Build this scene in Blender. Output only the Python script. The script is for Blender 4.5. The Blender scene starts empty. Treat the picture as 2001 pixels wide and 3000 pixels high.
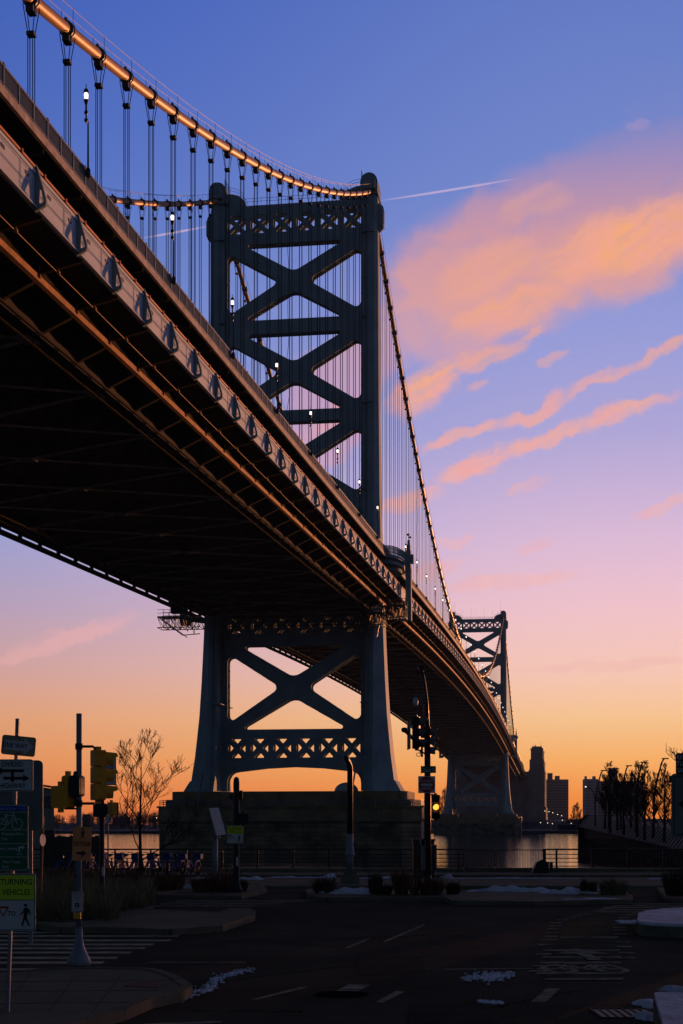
import bpy, bmesh, math, random
from mathutils import Vector, Matrix
from mathutils.geometry import tessellate_polygon
random.seed(7)
R = math.radians
sc = bpy.context.scene
# ------------------------------------------------------------------ camera
F, CX, HY, EYE = 4367.0, 1000.0, 2416.0, 5.0
ST = 2.6                                   # street level above the river
cam = bpy.data.cameras.new('camera'); co = bpy.data.objects.new('camera', cam)
sc.collection.objects.link(co); sc.camera = co
cam.sensor_fit = 'VERTICAL'; cam.sensor_height = 36; cam.sensor_width = 24
cam.lens = F/3000*36; cam.shift_y = (HY-1500)/3000; cam.shift_x = 0.0
cam.clip_start = .3; cam.clip_end = 20000
co.location = (0, 0, EYE); co.rotation_euler = (R(90), 0, 0)
sc.render.resolution_x = 683; sc.render.resolution_y = 1024
sc.view_settings.view_transform = 'Standard'; sc.view_settings.look = 'None'
sc.view_settings.exposure = 0.0; sc.view_settings.gamma = 1.0
try:
    sc.view_settings.use_curve_mapping = False
    sc.cycles.max_bounces = 5; sc.cycles.diffuse_bounces = 3; sc.cycles.glossy_bounces = 3
    sc.cycles.use_denoising = True; sc.cycles.sample_clamp_indirect = 3
except Exception: pass

# ------------------------------------------------------------------ sun
SUN_AZ, SUN_EL = 27.0, 0.45                 # degrees right of the view axis, above horizon
sl = bpy.data.lights.new('sun', 'SUN'); so = bpy.data.objects.new('sun', sl)
sc.collection.objects.link(so)
sl.energy = 5.0; sl.angle = R(0.6); sl.color = (1.0, .37, .14)
sd = Vector((math.sin(R(SUN_AZ))*math.cos(R(SUN_EL)), math.cos(R(SUN_AZ))*math.cos(R(SUN_EL)), math.sin(R(SUN_EL))))
so.rotation_euler = (-sd).to_track_quat('-Z', 'Y').to_euler()
so.location = (60, 60, 80)

# ------------------------------------------------------------------ sky
def lin(c):
    return tuple((v/255/12.92 if v/255 <= .04045 else ((v/255+.055)/1.055)**2.4) for v in c)
W = bpy.data.worlds.new('World'); sc.world = W; W.use_nodes = True
nt = W.node_tree; nt.nodes.clear()
def N(t, **k):
    n = nt.nodes.new(t)
    for a, b in k.items(): setattr(n, a, b)
    return n
def LK(a, b): nt.links.new(a, b)
def M(op, a, b=None, c=None, clamp=False):
    n = N('ShaderNodeMath', operation=op, use_clamp=clamp)
    for i, v in enumerate((a, b, c)):
        if v is None: continue
        if isinstance(v, (int, float)): n.inputs[i].default_value = v
        else: LK(v, n.inputs[i])
    return n.outputs[0]
def VM(op, a, b=None):
    n = N('ShaderNodeVectorMath', operation=op)
    for i, v in enumerate((a, b)):
        if v is None: continue
        if isinstance(v, (tuple, list)): n.inputs[i].default_value = v
        else: LK(v, n.inputs[i])
    return n
def SM(x, lo, hi, a=0., b=1.):
    n = N('ShaderNodeMapRange', interpolation_type='SMOOTHSTEP')
    LK(x, n.inputs[0]); n.inputs[1].default_value = lo; n.inputs[2].default_value = hi
    n.inputs[3].default_value = a; n.inputs[4].default_value = b
    return n.outputs[0]
def MIX(f, a, b, mode='MIX'):
    n = N('ShaderNodeMix', data_type='RGBA', blend_type=mode)
    for i, v in ((0, f), (6, a), (7, b)):
        if isinstance(v, (int, float)): n.inputs[i].default_value = v
        elif isinstance(v, tuple): n.inputs[i].default_value = (*v[:3], 1)
        else: LK(v, n.inputs[i])
    return n.outputs[2]
tc = N('ShaderNodeTexCoord'); sep = N('ShaderNodeSeparateXYZ'); LK(tc.outputs['Generated'], sep.inputs[0])
DX, DY, DZ = sep.outputs
el = M('MULTIPLY', M('ARCSINE', DZ), 57.29578)
az = M('MULTIPLY', M('ARCTAN2', DX, DY), 57.29578)
def ramp(x, stops, top=36.0):
    n = N('ShaderNodeValToRGB'); LK(M('DIVIDE', x, top, clamp=True), n.inputs[0])
    e = n.color_ramp.elements
    while len(e) > 1: e.remove(e[-1])
    e[0].position = stops[0][0]/top; e[0].color = (*lin(stops[0][1]), 1)
    for p, c in stops[1:]:
        k = e.new(p/top); k.color = (*lin(c), 1)
    return n.outputs[0]
left = ramp(el, [(0, (222, 112, 58)), (1.0, (236, 132, 74)), (2.5, (240, 156, 98)), (4.0, (236, 168, 124)), (5.7, (218, 168, 160)),
                 (8.2, (188, 165, 192)), (11, (158, 163, 214)), (15, (128, 148, 212)), (20, (98, 126, 200)), (25, (78, 108, 192)), (29, (66, 98, 186)), (36, (38, 62, 130))])
right = ramp(el, [(0, (243, 128, 45)), (1.0, (250, 146, 64)), (2.5, (254, 180, 104)), (4.0, (253, 200, 146)), (5.7, (250, 202, 184)),
                  (8.2, (242, 196, 206)), (10.6, (222, 188, 216)), (14.6, (174, 166, 216)), (18, (150, 156, 216)), (23, (116, 136, 204)), (29, (98, 122, 196)), (36, (50, 74, 140))])
sky = MIX(SM(az, -14, 11), left, right)
# clouds: wisps lying along directions in azimuth / elevation degrees
cmb = N('ShaderNodeCombineXYZ'); LK(az, cmb.inputs[0]); LK(el, cmb.inputs[1]); P0 = cmb.outputs[0]
def noise(vec, scale, detail=5, rough=.55, dist=0.):
    n = N('ShaderNodeTexNoise'); LK(vec, n.inputs['Vector'])
    n.inputs['Scale'].default_value = scale; n.inputs['Detail'].default_value = detail
    n.inputs['Roughness'].default_value = rough; n.inputs['Distortion'].default_value = dist
    return n
wn = noise(P0, .55, 4, .6)
wv = VM('SUBTRACT', wn.outputs['Color'], (.5, .5, .5)).outputs[0]
wsc = VM('MULTIPLY', wv, (1.7, 1.3, 0)).outputs[0]
wn2 = noise(P0, 2.6, 5, .65); wv2 = VM('MULTIPLY', VM('SUBTRACT', wn2.outputs['Color'], (.5, .5, .5)).outputs[0], (.34, .18, 0)).outputs[0]
P = VM('ADD', VM('ADD', P0, wsc).outputs[0], wv2).outputs[0]
cm2 = N('ShaderNodeCombineXYZ')
LK(M('MULTIPLY', VM('DOT_PRODUCT', P, (math.cos(R(24)), math.sin(R(24)), 0)).outputs['Value'], .24), cm2.inputs[0])
LK(M('MULTIPLY', VM('DOT_PRODUCT', P, (-math.sin(R(24)), math.cos(R(24)), 0)).outputs['Value'], 2.1), cm2.inputs[1])
streaky = noise(cm2.outputs[0], 1.1, 5, .6, .1).outputs[0]
puffy = noise(P, .8, 8, .66, .5).outputs[0]
def ae(x, y):
    X = (x*1.2762-CX)/F; V = (HY-y*1.2762)/F
    return math.degrees(math.atan(X)), math.degrees(math.atan(V/math.hypot(1, X)))
def streak(x0, y0, x1, y1, wdt, gain=1.0, tex=streaky, lo=.25, hi=.6, pos=P, flat=0.0, base=.45, amp=.85, t0=.10, t1=1.02):
    a = ae(x0, y0); b = ae(x1, y1); c = ((a[0]+b[0])/2, (a[1]+b[1])/2)
    Lh = math.hypot(b[0]-a[0], b[1]-a[1])/2; d = ((b[0]-a[0])/2/Lh, (b[1]-a[1])/2/Lh)
    rel = VM('SUBTRACT', pos, (c[0], c[1], 0)).outputs[0]
    al = M('DIVIDE', VM('DOT_PRODUCT', rel, (d[0], d[1], 0)).outputs['Value'], Lh*1.15)
    ac = M('DIVIDE', VM('DOT_PRODUCT', rel, (-d[1], d[0], 0)).outputs['Value'], wdt)
    r2 = M('ADD', M('MULTIPLY', al, al), M('MULTIPLY', ac, ac))
    m = SM(r2, flat, 1.05, 1, 0)
    if tex is not None:
        t_ = SM(tex, .30, .68)
        m = SM(M('MULTIPLY', m, M('ADD', M('MULTIPLY', t_, amp), base)), t0, t1)
    return M('MULTIPLY', m, gain)
def mx(lst):
    o = lst[0]
    for q in lst[1:]: o = M('MAXIMUM', o, q)
    return o
soft = noise(P, .45, 5, .5, .2).outputs[0]
B = dict(tex=soft, flat=.25, base=.66, amp=.6, t0=.05, t1=.95)
bulk = mx([streak(840, 705, 1800, 350, 3.2, 1.0, **B), streak(1150, 470, 1800, 330, 2.0, .7, **B), streak(900, 780, 1180, 690, 1.9, .75, **B),
           streak(640, 930, 960, 760, 1.6, .6, **B), streak(620, 1040, 860, 950, 1.4, .6, **B), streak(1430, 250, 1600, 200, 1.2, .25, **B)])
streaky = M('ADD', M('MULTIPLY', streaky, .55), M('MULTIPLY', puffy, .45))
S = dict(tex=streaky, base=.48, amp=.62, t0=.0, t1=1.12)
glow = mx([streak(1180, 620, 1780, 450, 1.46, 1.0, **S), streak(1020, 770, 1330, 640, .85, .75, **S), streak(980, 690, 1260, 560, 1.1, .55, **S), streak(1120, 500, 1330, 430, .7, .35, **S),
           streak(880, 945, 1080, 830, .95, .95, **S), streak(960, 870, 1230, 780, .5, .8, **S), streak(680, 1010, 860, 930, .9, .5, **S),
           streak(940, 1035, 1190, 960, .38, .85, **S), streak(1120, 990, 1330, 890, .38, .85, **S), streak(1270, 925, 1490, 820, .32, .8, **S), streak(1420, 860, 1680, 730, .28, .8, **S),
           streak(980, 1112, 1200, 1022, .52, 1.0, **S), streak(1130, 1050, 1380, 960, .46, 1.0, **S), streak(1300, 1000, 1560, 895, .45, .85, **S),
           streak(850, 1175, 1030, 1120, .5, .8, **S), streak(1150, 1135, 1260, 1110, .35, .4, **S), streak(1440, 1185, 1640, 1130, .38, .6, **S), streak(1190, 790, 1260, 745, .26, .6, **S),
           streak(1225, 840, 1310, 800, .26, .55, **S), streak(1060, 900, 1130, 870, .22, .5, **S), streak(1500, 610, 1560, 590, .2, .4, **S), streak(1180, 1262, 1290, 1250, .3, .4, **S), streak(980, 1350, 1360, 1320, .4, .45, **S),
           streak(980, 1250, 1100, 1228, .3, .45, **S), streak(900, 1335, 1080, 1280, .45, .45, **S)])
faint = mx([streak(-80, 1540, 330, 1400, .5, .55), streak(1180, 1545, 1620, 1515, .3, .35), streak(1440, 290, 1500, 290, .35, .14, puffy)])
bulkc = ramp(el, [(0, (240, 150, 110)), (10, (238, 170, 175)), (15, (216, 160, 182)), (18.5, (224, 162, 158)), (21.5, (208, 152, 162)), (24, (150, 138, 190)), (26, (118, 130, 194))])
glowc = ramp(el, [(0, (255, 180, 120)), (10, (255, 184, 160)), (14, (255, 176, 142)), (18, (255, 172, 100)), (23, (252, 176, 112))])
sky = MIX(M('MULTIPLY', bulk, .93), sky, bulkc)
glowc = MIX(M('MULTIPLY', SM(puffy, .36, .62), .45), glowc, lin((236, 160, 172)))
sky = MIX(M('MULTIPLY', glow, .90), sky, glowc)
sky = MIX(faint, sky, lin((240, 178, 178)))
trail = mx([streak(870, 461, 1190, 409, .05, .42, None, pos=P0), streak(325, 547, 480, 519, .05, .45, None, pos=P0)])
sky = MIX(trail, sky, lin((245, 205, 220)))
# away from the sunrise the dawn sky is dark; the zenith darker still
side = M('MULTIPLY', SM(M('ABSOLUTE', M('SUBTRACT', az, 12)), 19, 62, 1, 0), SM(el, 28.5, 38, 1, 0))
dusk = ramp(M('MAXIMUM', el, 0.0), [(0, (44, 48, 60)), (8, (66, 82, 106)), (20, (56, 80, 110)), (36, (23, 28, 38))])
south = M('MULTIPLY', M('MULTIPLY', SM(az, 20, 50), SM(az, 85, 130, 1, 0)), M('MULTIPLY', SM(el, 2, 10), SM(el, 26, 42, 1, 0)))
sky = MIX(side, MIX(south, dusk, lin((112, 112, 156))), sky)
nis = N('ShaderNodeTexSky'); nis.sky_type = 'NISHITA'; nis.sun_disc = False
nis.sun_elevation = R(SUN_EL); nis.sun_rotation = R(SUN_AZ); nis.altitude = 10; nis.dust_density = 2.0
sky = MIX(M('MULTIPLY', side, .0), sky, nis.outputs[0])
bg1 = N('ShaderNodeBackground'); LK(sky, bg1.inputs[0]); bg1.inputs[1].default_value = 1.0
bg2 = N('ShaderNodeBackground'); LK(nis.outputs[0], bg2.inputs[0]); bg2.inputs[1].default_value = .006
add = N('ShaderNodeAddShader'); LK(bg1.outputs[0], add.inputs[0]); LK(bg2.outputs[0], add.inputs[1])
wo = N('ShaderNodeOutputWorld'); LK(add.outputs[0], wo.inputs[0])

# ------------------------------------------------------------------ materials
def mat(name, col, rough=.6, metal=0., var=.25, vscale=1.5, bump=0., bscale=20, col2=None, spec=.25, emit=None, estr=0, coord='Object'):
    m = bpy.data.materials.new(name); m.use_nodes = True; t = m.node_tree; b = t.nodes['Principled BSDF']
    b.inputs['Roughness'].default_value = rough; b.inputs['Metallic'].default_value = metal
    b.inputs['Specular IOR Level'].default_value = spec
    if emit:
        b.inputs['Base Color'].default_value = (*col, 1); b.inputs['Emission Color'].default_value = (*emit, 1); b.inputs['Emission Strength'].default_value = estr
        return m
    c = t.nodes.new('ShaderNodeTexCoord'); n = t.nodes.new('ShaderNodeTexNoise'); n.inputs['Scale'].default_value = vscale
    n.inputs['Detail'].default_value = 6; n.inputs['Roughness'].default_value = .65
    t.links.new(c.outputs[coord], n.inputs['Vector'])
    r = t.nodes.new('ShaderNodeValToRGB'); t.links.new(n.outputs[0], r.inputs[0])
    a = tuple(max(0, v*(1-var)) for v in col); d = col2 if col2 else tuple(min(1, v*(1+var)) for v in col)
    r.color_ramp.elements[0].position = .32; r.color_ramp.elements[0].color = (*a, 1)
    r.color_ramp.elements[1].position = .68; r.color_ramp.elements[1].color = (*d, 1)
    t.links.new(r.outputs[0], b.inputs['Base Color'])
    if bump:
        n2 = t.nodes.new('ShaderNodeTexNoise'); n2.inputs['Scale'].default_value = bscale; n2.inputs['Detail'].default_value = 5
        t.links.new(c.outputs[coord], n2.inputs['Vector'])
        bp = t.nodes.new('ShaderNodeBump'); bp.inputs['Strength'].default_value = bump; bp.inputs['Distance'].default_value = .05
        t.links.new(n2.outputs[0], bp.inputs['Height']); t.links.new(bp.outputs[0], b.inputs['Normal'])
    return m
def brickmat(name, c1, c2, mortar, bw, bh, scale=1., ms=.012):
    m = bpy.data.materials.new(name); m.use_nodes = True; t = m.node_tree; b = t.nodes['Principled BSDF']
    b.inputs['Roughness'].default_value = .85
    c = t.nodes.new('ShaderNodeTexCoord'); s = t.nodes.new('ShaderNodeSeparateXYZ'); t.links.new(c.outputs['Object'], s.inputs[0])
    a = t.nodes.new('ShaderNodeMath'); a.operation = 'ADD'; t.links.new(s.outputs[0], a.inputs[0]); t.links.new(s.outputs[1], a.inputs[1])
    k = t.nodes.new('ShaderNodeCombineXYZ'); t.links.new(a.outputs[0], k.inputs[0]); t.links.new(s.outputs[2], k.inputs[1])
    br = t.nodes.new('ShaderNodeTexBrick'); t.links.new(k.outputs[0], br.inputs[0])
    br.inputs['Scale'].default_value = scale; br.inputs['Brick Width'].default_value = bw; br.inputs['Row Height'].default_value = bh
    br.inputs['Mortar Size'].default_value = ms; br.inputs['Color1'].default_value = (*c1, 1); br.inputs['Color2'].default_value = (*c2, 1)
    br.inputs['Mortar'].default_value = (*mortar, 1)
    n = t.nodes.new('ShaderNodeTexNoise'); n.inputs['Scale'].default_value = .35; n.inputs['Detail'].default_value = 8
    t.links.new(c.outputs['Object'], n.inputs['Vector'])
    mxn = t.nodes.new('ShaderNodeMix'); mxn.data_type = 'RGBA'; mxn.blend_type = 'MULTIPLY'; mxn.inputs[0].default_value = .8
    rr = t.nodes.new('ShaderNodeValToRGB'); rr.color_ramp.elements[0].position = .35; rr.color_ramp.elements[0].color = (.35, .33, .3, 1)
    rr.color_ramp.elements[1].position = .65; rr.color_ramp.elements[1].color = (1, 1, 1, 1)
    t.links.new(n.outputs[0], rr.inputs[0]); t.links.new(br.outputs[0], mxn.inputs[6]); t.links.new(rr.outputs[0], mxn.inputs[7])
    t.links.new(mxn.outputs[2], b.inputs['Base Color'])
    bp = t.nodes.new('ShaderNodeBump'); bp.inputs['Strength'].default_value = .5; bp.inputs['Distance'].default_value = .05
    t.links.new(br.outputs['Fac'], bp.inputs['Height']); bp.invert = True; t.links.new(bp.outputs[0], b.inputs['Normal'])
    return m
K = {}
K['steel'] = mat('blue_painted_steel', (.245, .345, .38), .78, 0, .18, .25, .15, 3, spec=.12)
K['steel_dark'] = mat('shaded_underdeck_steel', (.055, .048, .040), .9, 0, .3, .4, .2, 6, spec=.02)  # under-deck shade is put into this colour, a darkened copy of the bridge steel
K['girder'] = mat('pale_painted_girder', (.52, .61, .72), .75, 0, .10, .6, spec=.15)
K['ledge'] = mat('rust_stained_ledge', (.42, .37, .35), .8, 0, .4, 1.2, .2, 8, spec=.1)
K['beam'] = mat('shade_dark_beam', (.038, .030, .024), .95, 0, .3, .8, .2, 8, spec=.02)  # near-black base colour carries the shade beneath the deck
K['lateral'] = mat('grey_lateral_steel', (.34, .32, .28), .9, 0, .4, .8, .2, 8, spec=.02)
K['tar'] = mat('tar_seam', (.012, .012, .012), 1, 0, .1, 2, spec=.0)
K['rail'] = mat('bridge_railing_paint', (.16, .20, .24), .5, 0, .15, 1)
K['redpipe'] = mat('red_lead_pipe', (.60, .17, .08), .7, 0, .2, 1, spec=.15)
K['chord'] = mat('sun_orange_rusty_steel', (.46, .22, .105), .75, 0, .35, .8, .3, 10, spec=.1)  # low sun's orange put into the lower chord; rust on the leaning post
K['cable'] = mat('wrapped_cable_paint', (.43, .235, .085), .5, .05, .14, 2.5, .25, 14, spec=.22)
K['cableband'] = mat('cable_band_steel', (.07, .08, .09), .5, .3, .2, 1)
K['rope'] = mat('suspender_rope', (.05, .055, .065), .6, .2, .2, 1)
K['asphalt'] = mat('worn_asphalt', (.046, .048, .036), 1.0, 0, .4, .35, .4, 60, spec=.02)
K['asphalt_patch'] = mat('newer_asphalt_patch', (.027, .030, .024), 1, 0, .3, .8, .3, 60, spec=.02)
K['concrete'] = mat('pavement_concrete', (.15, .145, .105), .95, 0, .25, .5, .3, 30, spec=.04)
K['kerb'] = mat('kerb_stone', (.15, .13, .09), .95, 0, .3, 1.5, .3, 20, spec=.04)
K['paint'] = mat('worn_white_road_paint', (.20, .195, .15), .95, 0, .75, 3.5, .2, 40, spec=.03)
K['paint_bright'] = mat('fresher_white_road_paint', (.34, .33, .25), .95, 0, .5, 3, .2, 40, spec=.03)
K['green_paint'] = mat('green_lane_paint', (.032, .045, .028), 1, 0, .5, 1.5, .2, 50, spec=.02)
K['snow'] = mat('snow', (.60, .64, .76), .9, 0, .28, 2.2, .8, 9, spec=.05)
K['soil'] = mat('planting_soil', (.07, .055, .04), .95, 0, .4, 3, .6, 15)
K['grass'] = mat('dry_winter_grass', (.17, .15, .07), .8, 0, .5, 2)
K['redgrass'] = mat('russet_winter_grass', (.16, .07, .035), .8, 0, .5, 2)
K['shrub'] = mat('dark_bare_shrub', (.06, .045, .03), .9, 0, .4, 3)
K['bark'] = mat('winter_bark', (.03, .024, .02), .95, 0, .35, 3, spec=.02)
K['black'] = mat('black_painted_metal', (.02, .02, .022), .5, 0, .2, 2)
K['galv'] = mat('galvanised_metal', (.20, .23, .26), .6, .25, .2, 2)
K['darkpole'] = mat('dark_brown_pole', (.045, .035, .03), .45, .2, .2, 2)
K['yellow'] = mat('signal_yellow', (.80, .34, .02), .45, 0, .08, 3)
K['signwhite'] = mat('sign_white', (.55, .55, .52), .5, 0, .08, 4)
K['signgold'] = mat('sign_tan_weathered', (.34, .27, .15), .5, 0, .2, 6)
K['signblack'] = mat('sign_black', (.012, .012, .012), .6, 0, .1, 4)
K['signgreen'] = mat('sign_green', (.01, .13, .06), .5, 0, .1, 4)
K['signblue'] = mat('sign_blue', (.02, .06, .42), .5, 0, .1, 4)
K['signlime'] = mat('sign_fluorescent_yellow_green', (.62, .80, .03), .5, 0, .05, 4)
K['signred'] = mat('sign_red', (.40, .015, .015), .5, 0, .1, 4)
K['signorange'] = mat('sign_orange', (.85, .30, .10), .5, 0, .12, 5)
K['signdim'] = mat('sign_grey_back', (.16, .16, .15), .6, .3, .15, 3)
K['granite'] = brickmat('granite_blocks', (.36, .27, .15), (.20, .15, .085), (.07, .055, .04), 2.2, .75, 1., .035)
K['graniteplain'] = mat('granite_dressed', (.25, .185, .10), .85, 0, .35, .4, .3, 5)
K['anchorstone'] = mat('anchorage_stone', (.20, .20, .21), .85, 0, .2, .2, .3, 4)
K['brickbuilding'] = mat('tan_brick_tower', (.22, .17, .15), .85, 0, .1, .05)
K['greybuilding'] = mat('grey_concrete_tower', (.26, .27, .30), .85, 0, .1, .05)
K['farwindow'] = mat('far_window', (.06, .07, .09), .2, 0, .2, 1)
K['stucco'] = mat('pale_stucco', (.26, .25, .20), .85, 0, .12, .6, .2, 10)
K['farland'] = mat('far_bank_land', (.045, .045, .042), .95, 0, .4, .02)
K['fartree'] = mat('far_tree_twigs', (.07, .06, .055), .95, 0, .4, .2)
K['timber'] = mat('pier_timber', (.05, .045, .035), .85, 0, .4, 1)
K['slat'] = mat('pier_white_slat', (.26, .25, .24), .6, 0, .2, 1)
K['bikeblue'] = mat('bike_blue', (.01, .05, .19), .6, 0, .1, 3)
K['rubber'] = mat('rubber', (.02, .02, .02), .8, 0, .2, 3)
K['sunlit_deck'] = mat('sunlit_viaduct', (.45, .2, .1), .7, 0, .3, .2)  # sunlit orange painted into the viaduct deck colour
K['lamp_on'] = mat('lit_lamp_glass', (.9, .9, .9), .3, emit=(1, .93, .86), estr=1.8)
K['amber_on'] = mat('lit_amber_lens', (.9, .4, .05), .3, emit=(1, .42, .045), estr=1.9)
K['far_on'] = mat('distant_lit_lamp', (.9, .8, .7), .3, emit=(1, .75, .5), estr=2)
K['lens_off'] = mat('dark_lens', (.02, .012, .01), .2, 0, .1, 3)
K['brickpave'] = mat('tactile_brick', (.12, .06, .045), .9, 0, .3, 8, .5, 60)
K['blueroof'] = mat('blue_roof', (.12, .17, .38), .6, 0, .1, .3)

# ------------------------------------------------------------------ mesh builder
class MB:
    def __init__(s): s.v = []; s.f = []
    def add(s, vs, fs):
        o = len(s.v); s.v += [tuple(v) for v in vs]; s.f += [tuple(i+o for i in f) for f in fs]; return s
    def box(s, c, d, rz=0, M4=None):
        x, y, z = d[0]/2, d[1]/2, d[2]/2
        vs = [Vector((a*x, b*y, e*z)) for e in (-1, 1) for a, b in ((-1, -1), (1, -1), (1, 1), (-1, 1))]
        if M4: vs = [M4@v for v in vs]
        elif rz: q = Matrix.Rotation(rz, 3, 'Z'); vs = [q@v for v in vs]
        vs = [v+Vector(c) for v in vs] if not M4 else [v+Vector(c) for v in vs]
        return s.add(vs, [(3, 2, 1, 0), (4, 5, 6, 7), (0, 1, 5, 4), (1, 2, 6, 5), (2, 3, 7, 6), (3, 0, 4, 7)])
    def bar(s, p, q, w, h=None, up=(0, 0, 1)):
        p = Vector(p); q = Vector(q); h = h or w; d = (q-p)
        if d.length < 1e-6: return s
        d.normalize(); up = Vector(up)
        if abs(d.dot(up)) > .99: up = Vector((1, 0, 0)) if abs(d.x) < .9 else Vector((0, 1, 0))
        a = d.cross(up).normalized()*w/2; b = a.cross(d).normalized()*h/2
        vs = [e+i*a+j*b for e in (p, q) for i, j in ((-1, -1), (1, -1), (1, 1), (-1, 1))]
        return s.add(vs, [(0, 1, 2, 3), (7, 6, 5, 4), (0, 4, 5, 1), (1, 5, 6, 2), (2, 6, 7, 3), (3, 7, 4, 0)])
    def tube(s, pts, r, n=8, cap=True):
        pts = [Vector(p) for p in pts]; rs = r if isinstance(r, (list, tuple)) else [r]*len(pts)
        vs = []; ref = None
        for i, p in enumerate(pts):
            d = (pts[min(i+1, len(pts)-1)]-pts[max(i-1, 0)]).normalized()
            if ref is None: ref = Vector((0, 0, 1)) if abs(d.z) < .9 else Vector((1, 0, 0))
            a = d.cross(ref).normalized(); b = a.cross(d).normalized(); ref = b
            for k in range(n):
                t = 2*math.pi*k/n; vs.append(p+rs[i]*(math.cos(t)*a+math.sin(t)*b))
        fs = []
        for i in range(len(pts)-1):
            for k in range(n):
                fs.append((i*n+k, i*n+(k+1) % n, (i+1)*n+(k+1) % n, (i+1)*n+k))
        if cap: fs.append(tuple(range(n-1, -1, -1))); fs.append(tuple((len(pts)-1)*n+k for k in range(n)))
        return s.add(vs, fs)
    def lathe(s, c, prof, n=16):
        vs = []; fs = []
        for r, z in prof:
            for k in range(n):
                t = 2*math.pi*k/n; vs.append((c[0]+r*math.cos(t), c[1]+r*math.sin(t), c[2]+z))
        for i in range(len(prof)-1):
            for k in range(n): fs.append((i*n+k, i*n+(k+1) % n, (i+1)*n+(k+1) % n, (i+1)*n+k))
        fs.append(tuple(range(n-1, -1, -1))); fs.append(tuple((len(prof)-1)*n+k for k in range(n)))
        return s.add(vs, fs)
    def prism(s, poly, z0, z1, holes=()):
        """poly of (x, y); solid between z0 and z1"""
        loops = [poly]+list(holes); flat = [p for l in loops for p in l]; n = len(flat)
        tr = tessellate_polygon([[Vector((p[0], p[1], 0)) for p in l] for l in loops])
        vs = [(p[0], p[1], z0) for p in flat]+[(p[0], p[1], z1) for p in flat]
        fs = []
        for a, b, c in tr:
            A, B, C = flat[a], flat[b], flat[c]
            if (B[0]-A[0])*(C[1]-A[1])-(B[1]-A[1])*(C[0]-A[0]) < 0: b, c = c, b
            fs.append((a+n, b+n, c+n)); fs.append((c, b, a))
        o = 0
        for l in loops:
            m = len(l)
            for i in range(m): j = (i+1) % m; fs.append((o+i, o+j, o+j+n, o+i+n))
            o += m
        return s.add(vs, fs)
    def map(s, fn, i0=0):
        s.v = s.v[:i0]+[tuple(fn(Vector(v))) for v in s.v[i0:]]; return s
    def build(s, name, m, parent=None, smooth=False, coll=None):
        me = bpy.data.meshes.new(name); me.from_pydata(s.v, [], s.f)
        me.materials.append(K[m] if isinstance(m, str) else m)
        bm = bmesh.new(); bm.from_mesh(me); bmesh.ops.recalc_face_normals(bm, faces=bm.faces); bm.to_mesh(me); bm.free()
        if smooth:
            for p in me.polygons: p.use_smooth = True
        me.update()
        o = bpy.data.objects.new(name, me); sc.collection.objects.link(o)
        if parent: o.parent = parent
        return o
def tag(o, label=None, cat=None, group=None, kind=None):
    if label: o['label'] = label
    if cat: o['category'] = cat
    if group: o['group'] = group
    if kind: o['kind'] = kind
    return o
def empty(name, loc=(0, 0, 0), rz=0, label=None, cat=None, group=None):
    o = bpy.data.objects.new(name, None); sc.collection.objects.link(o); o.location = loc; o.rotation_euler = (0, 0, rz)
    return tag(o, label, cat, group)
def copy_tree(o, parent=None):
    c = o.copy(); sc.collection.objects.link(c); c.parent = parent
    for ch in [q for q in bpy.data.objects if q.parent == o]: copy_tree(ch, c)
    return c
def rounded(pts, r, n=5):
    out = []; m = len(pts)
    for i in range(m):
        p = Vector(pts[i][:2]); a = Vector(pts[i-1][:2]); b = Vector(pts[(i+1) % m][:2])
        rr = r[i] if isinstance(r, (list, tuple)) else r
        if rr <= 0: out.append((p.x, p.y)); continue
        da = (a-p); db = (b-p); la = da.length; lb = db.length; da.normalize(); db.normalize()
        ang = math.acos(max(-1, min(1, da.dot(db))))
        if ang > 3.1 or ang < .01: out.append((p.x, p.y)); continue
        t = min(rr/math.tan(ang/2), la*.48, lb*.48); q = t*math.tan(ang/2)
        c = p+(da+db).normalized()*(q/math.sin(ang/2)); s0 = p+da*t-c; e0 = p+db*t-c
        a0 = math.atan2(s0.y, s0.x); a1 = math.atan2(e0.y, e0.x); d = (a1-a0+math.pi) % (2*math.pi)-math.pi
        for k in range(n+1):
            th = a0+d*k/n; out.append((c.x+q*math.cos(th), c.y+q*math.sin(th)))
    return out
def pt(px, py, Y): return Vector(((px-CX)/F*Y, Y, EYE+(HY-py)/F*Y))
def G(px, py, h=0.0):
    Y = (EYE-ST-h)*F/(py-HY); return Vector(((px-CX)/F*Y, Y, ST+h))
def Xat(px, Y): return (px-CX)/F*Y

# ================================================================== BRIDGE
TX, TY = -8.2, 262.0
BR = empty('suspension_bridge', (TX, TY, 0), math.atan2(.98855, .1509),
           'long blue steel suspension bridge with twin cross-braced towers crossing the river at dawn', 'bridge')
CAMS, CAMT = -257.76, -47.64
PN = 6.93; SPAN = 77*PN
SSTART, SEND = -31*PN, SPAN+33*PN
def D(s):
    if s < 0: return 52.0+.031*s
    if s > SPAN: return 52.0-.031*(s-SPAN)
    q = (s-SPAN/2)/(SPAN/2); return 52.0+5.0*(1-q*q)
def CZ(s):
    if s < 0: return 115.5+.4501*s+.000624*s*s
    if s > SPAN: q = SPAN-s; return 115.5+.4501*q+.000624*q*q
    q = (s-SPAN/2)/(SPAN/2); return 60.3+55.2*q*q
def stations(s0, s1, step=PN):
    n = max(1, int(math.ceil((s1-s0)/step-1e-6))); return [s0+(s1-s0)*i/n for i in range(n+1)]
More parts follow.
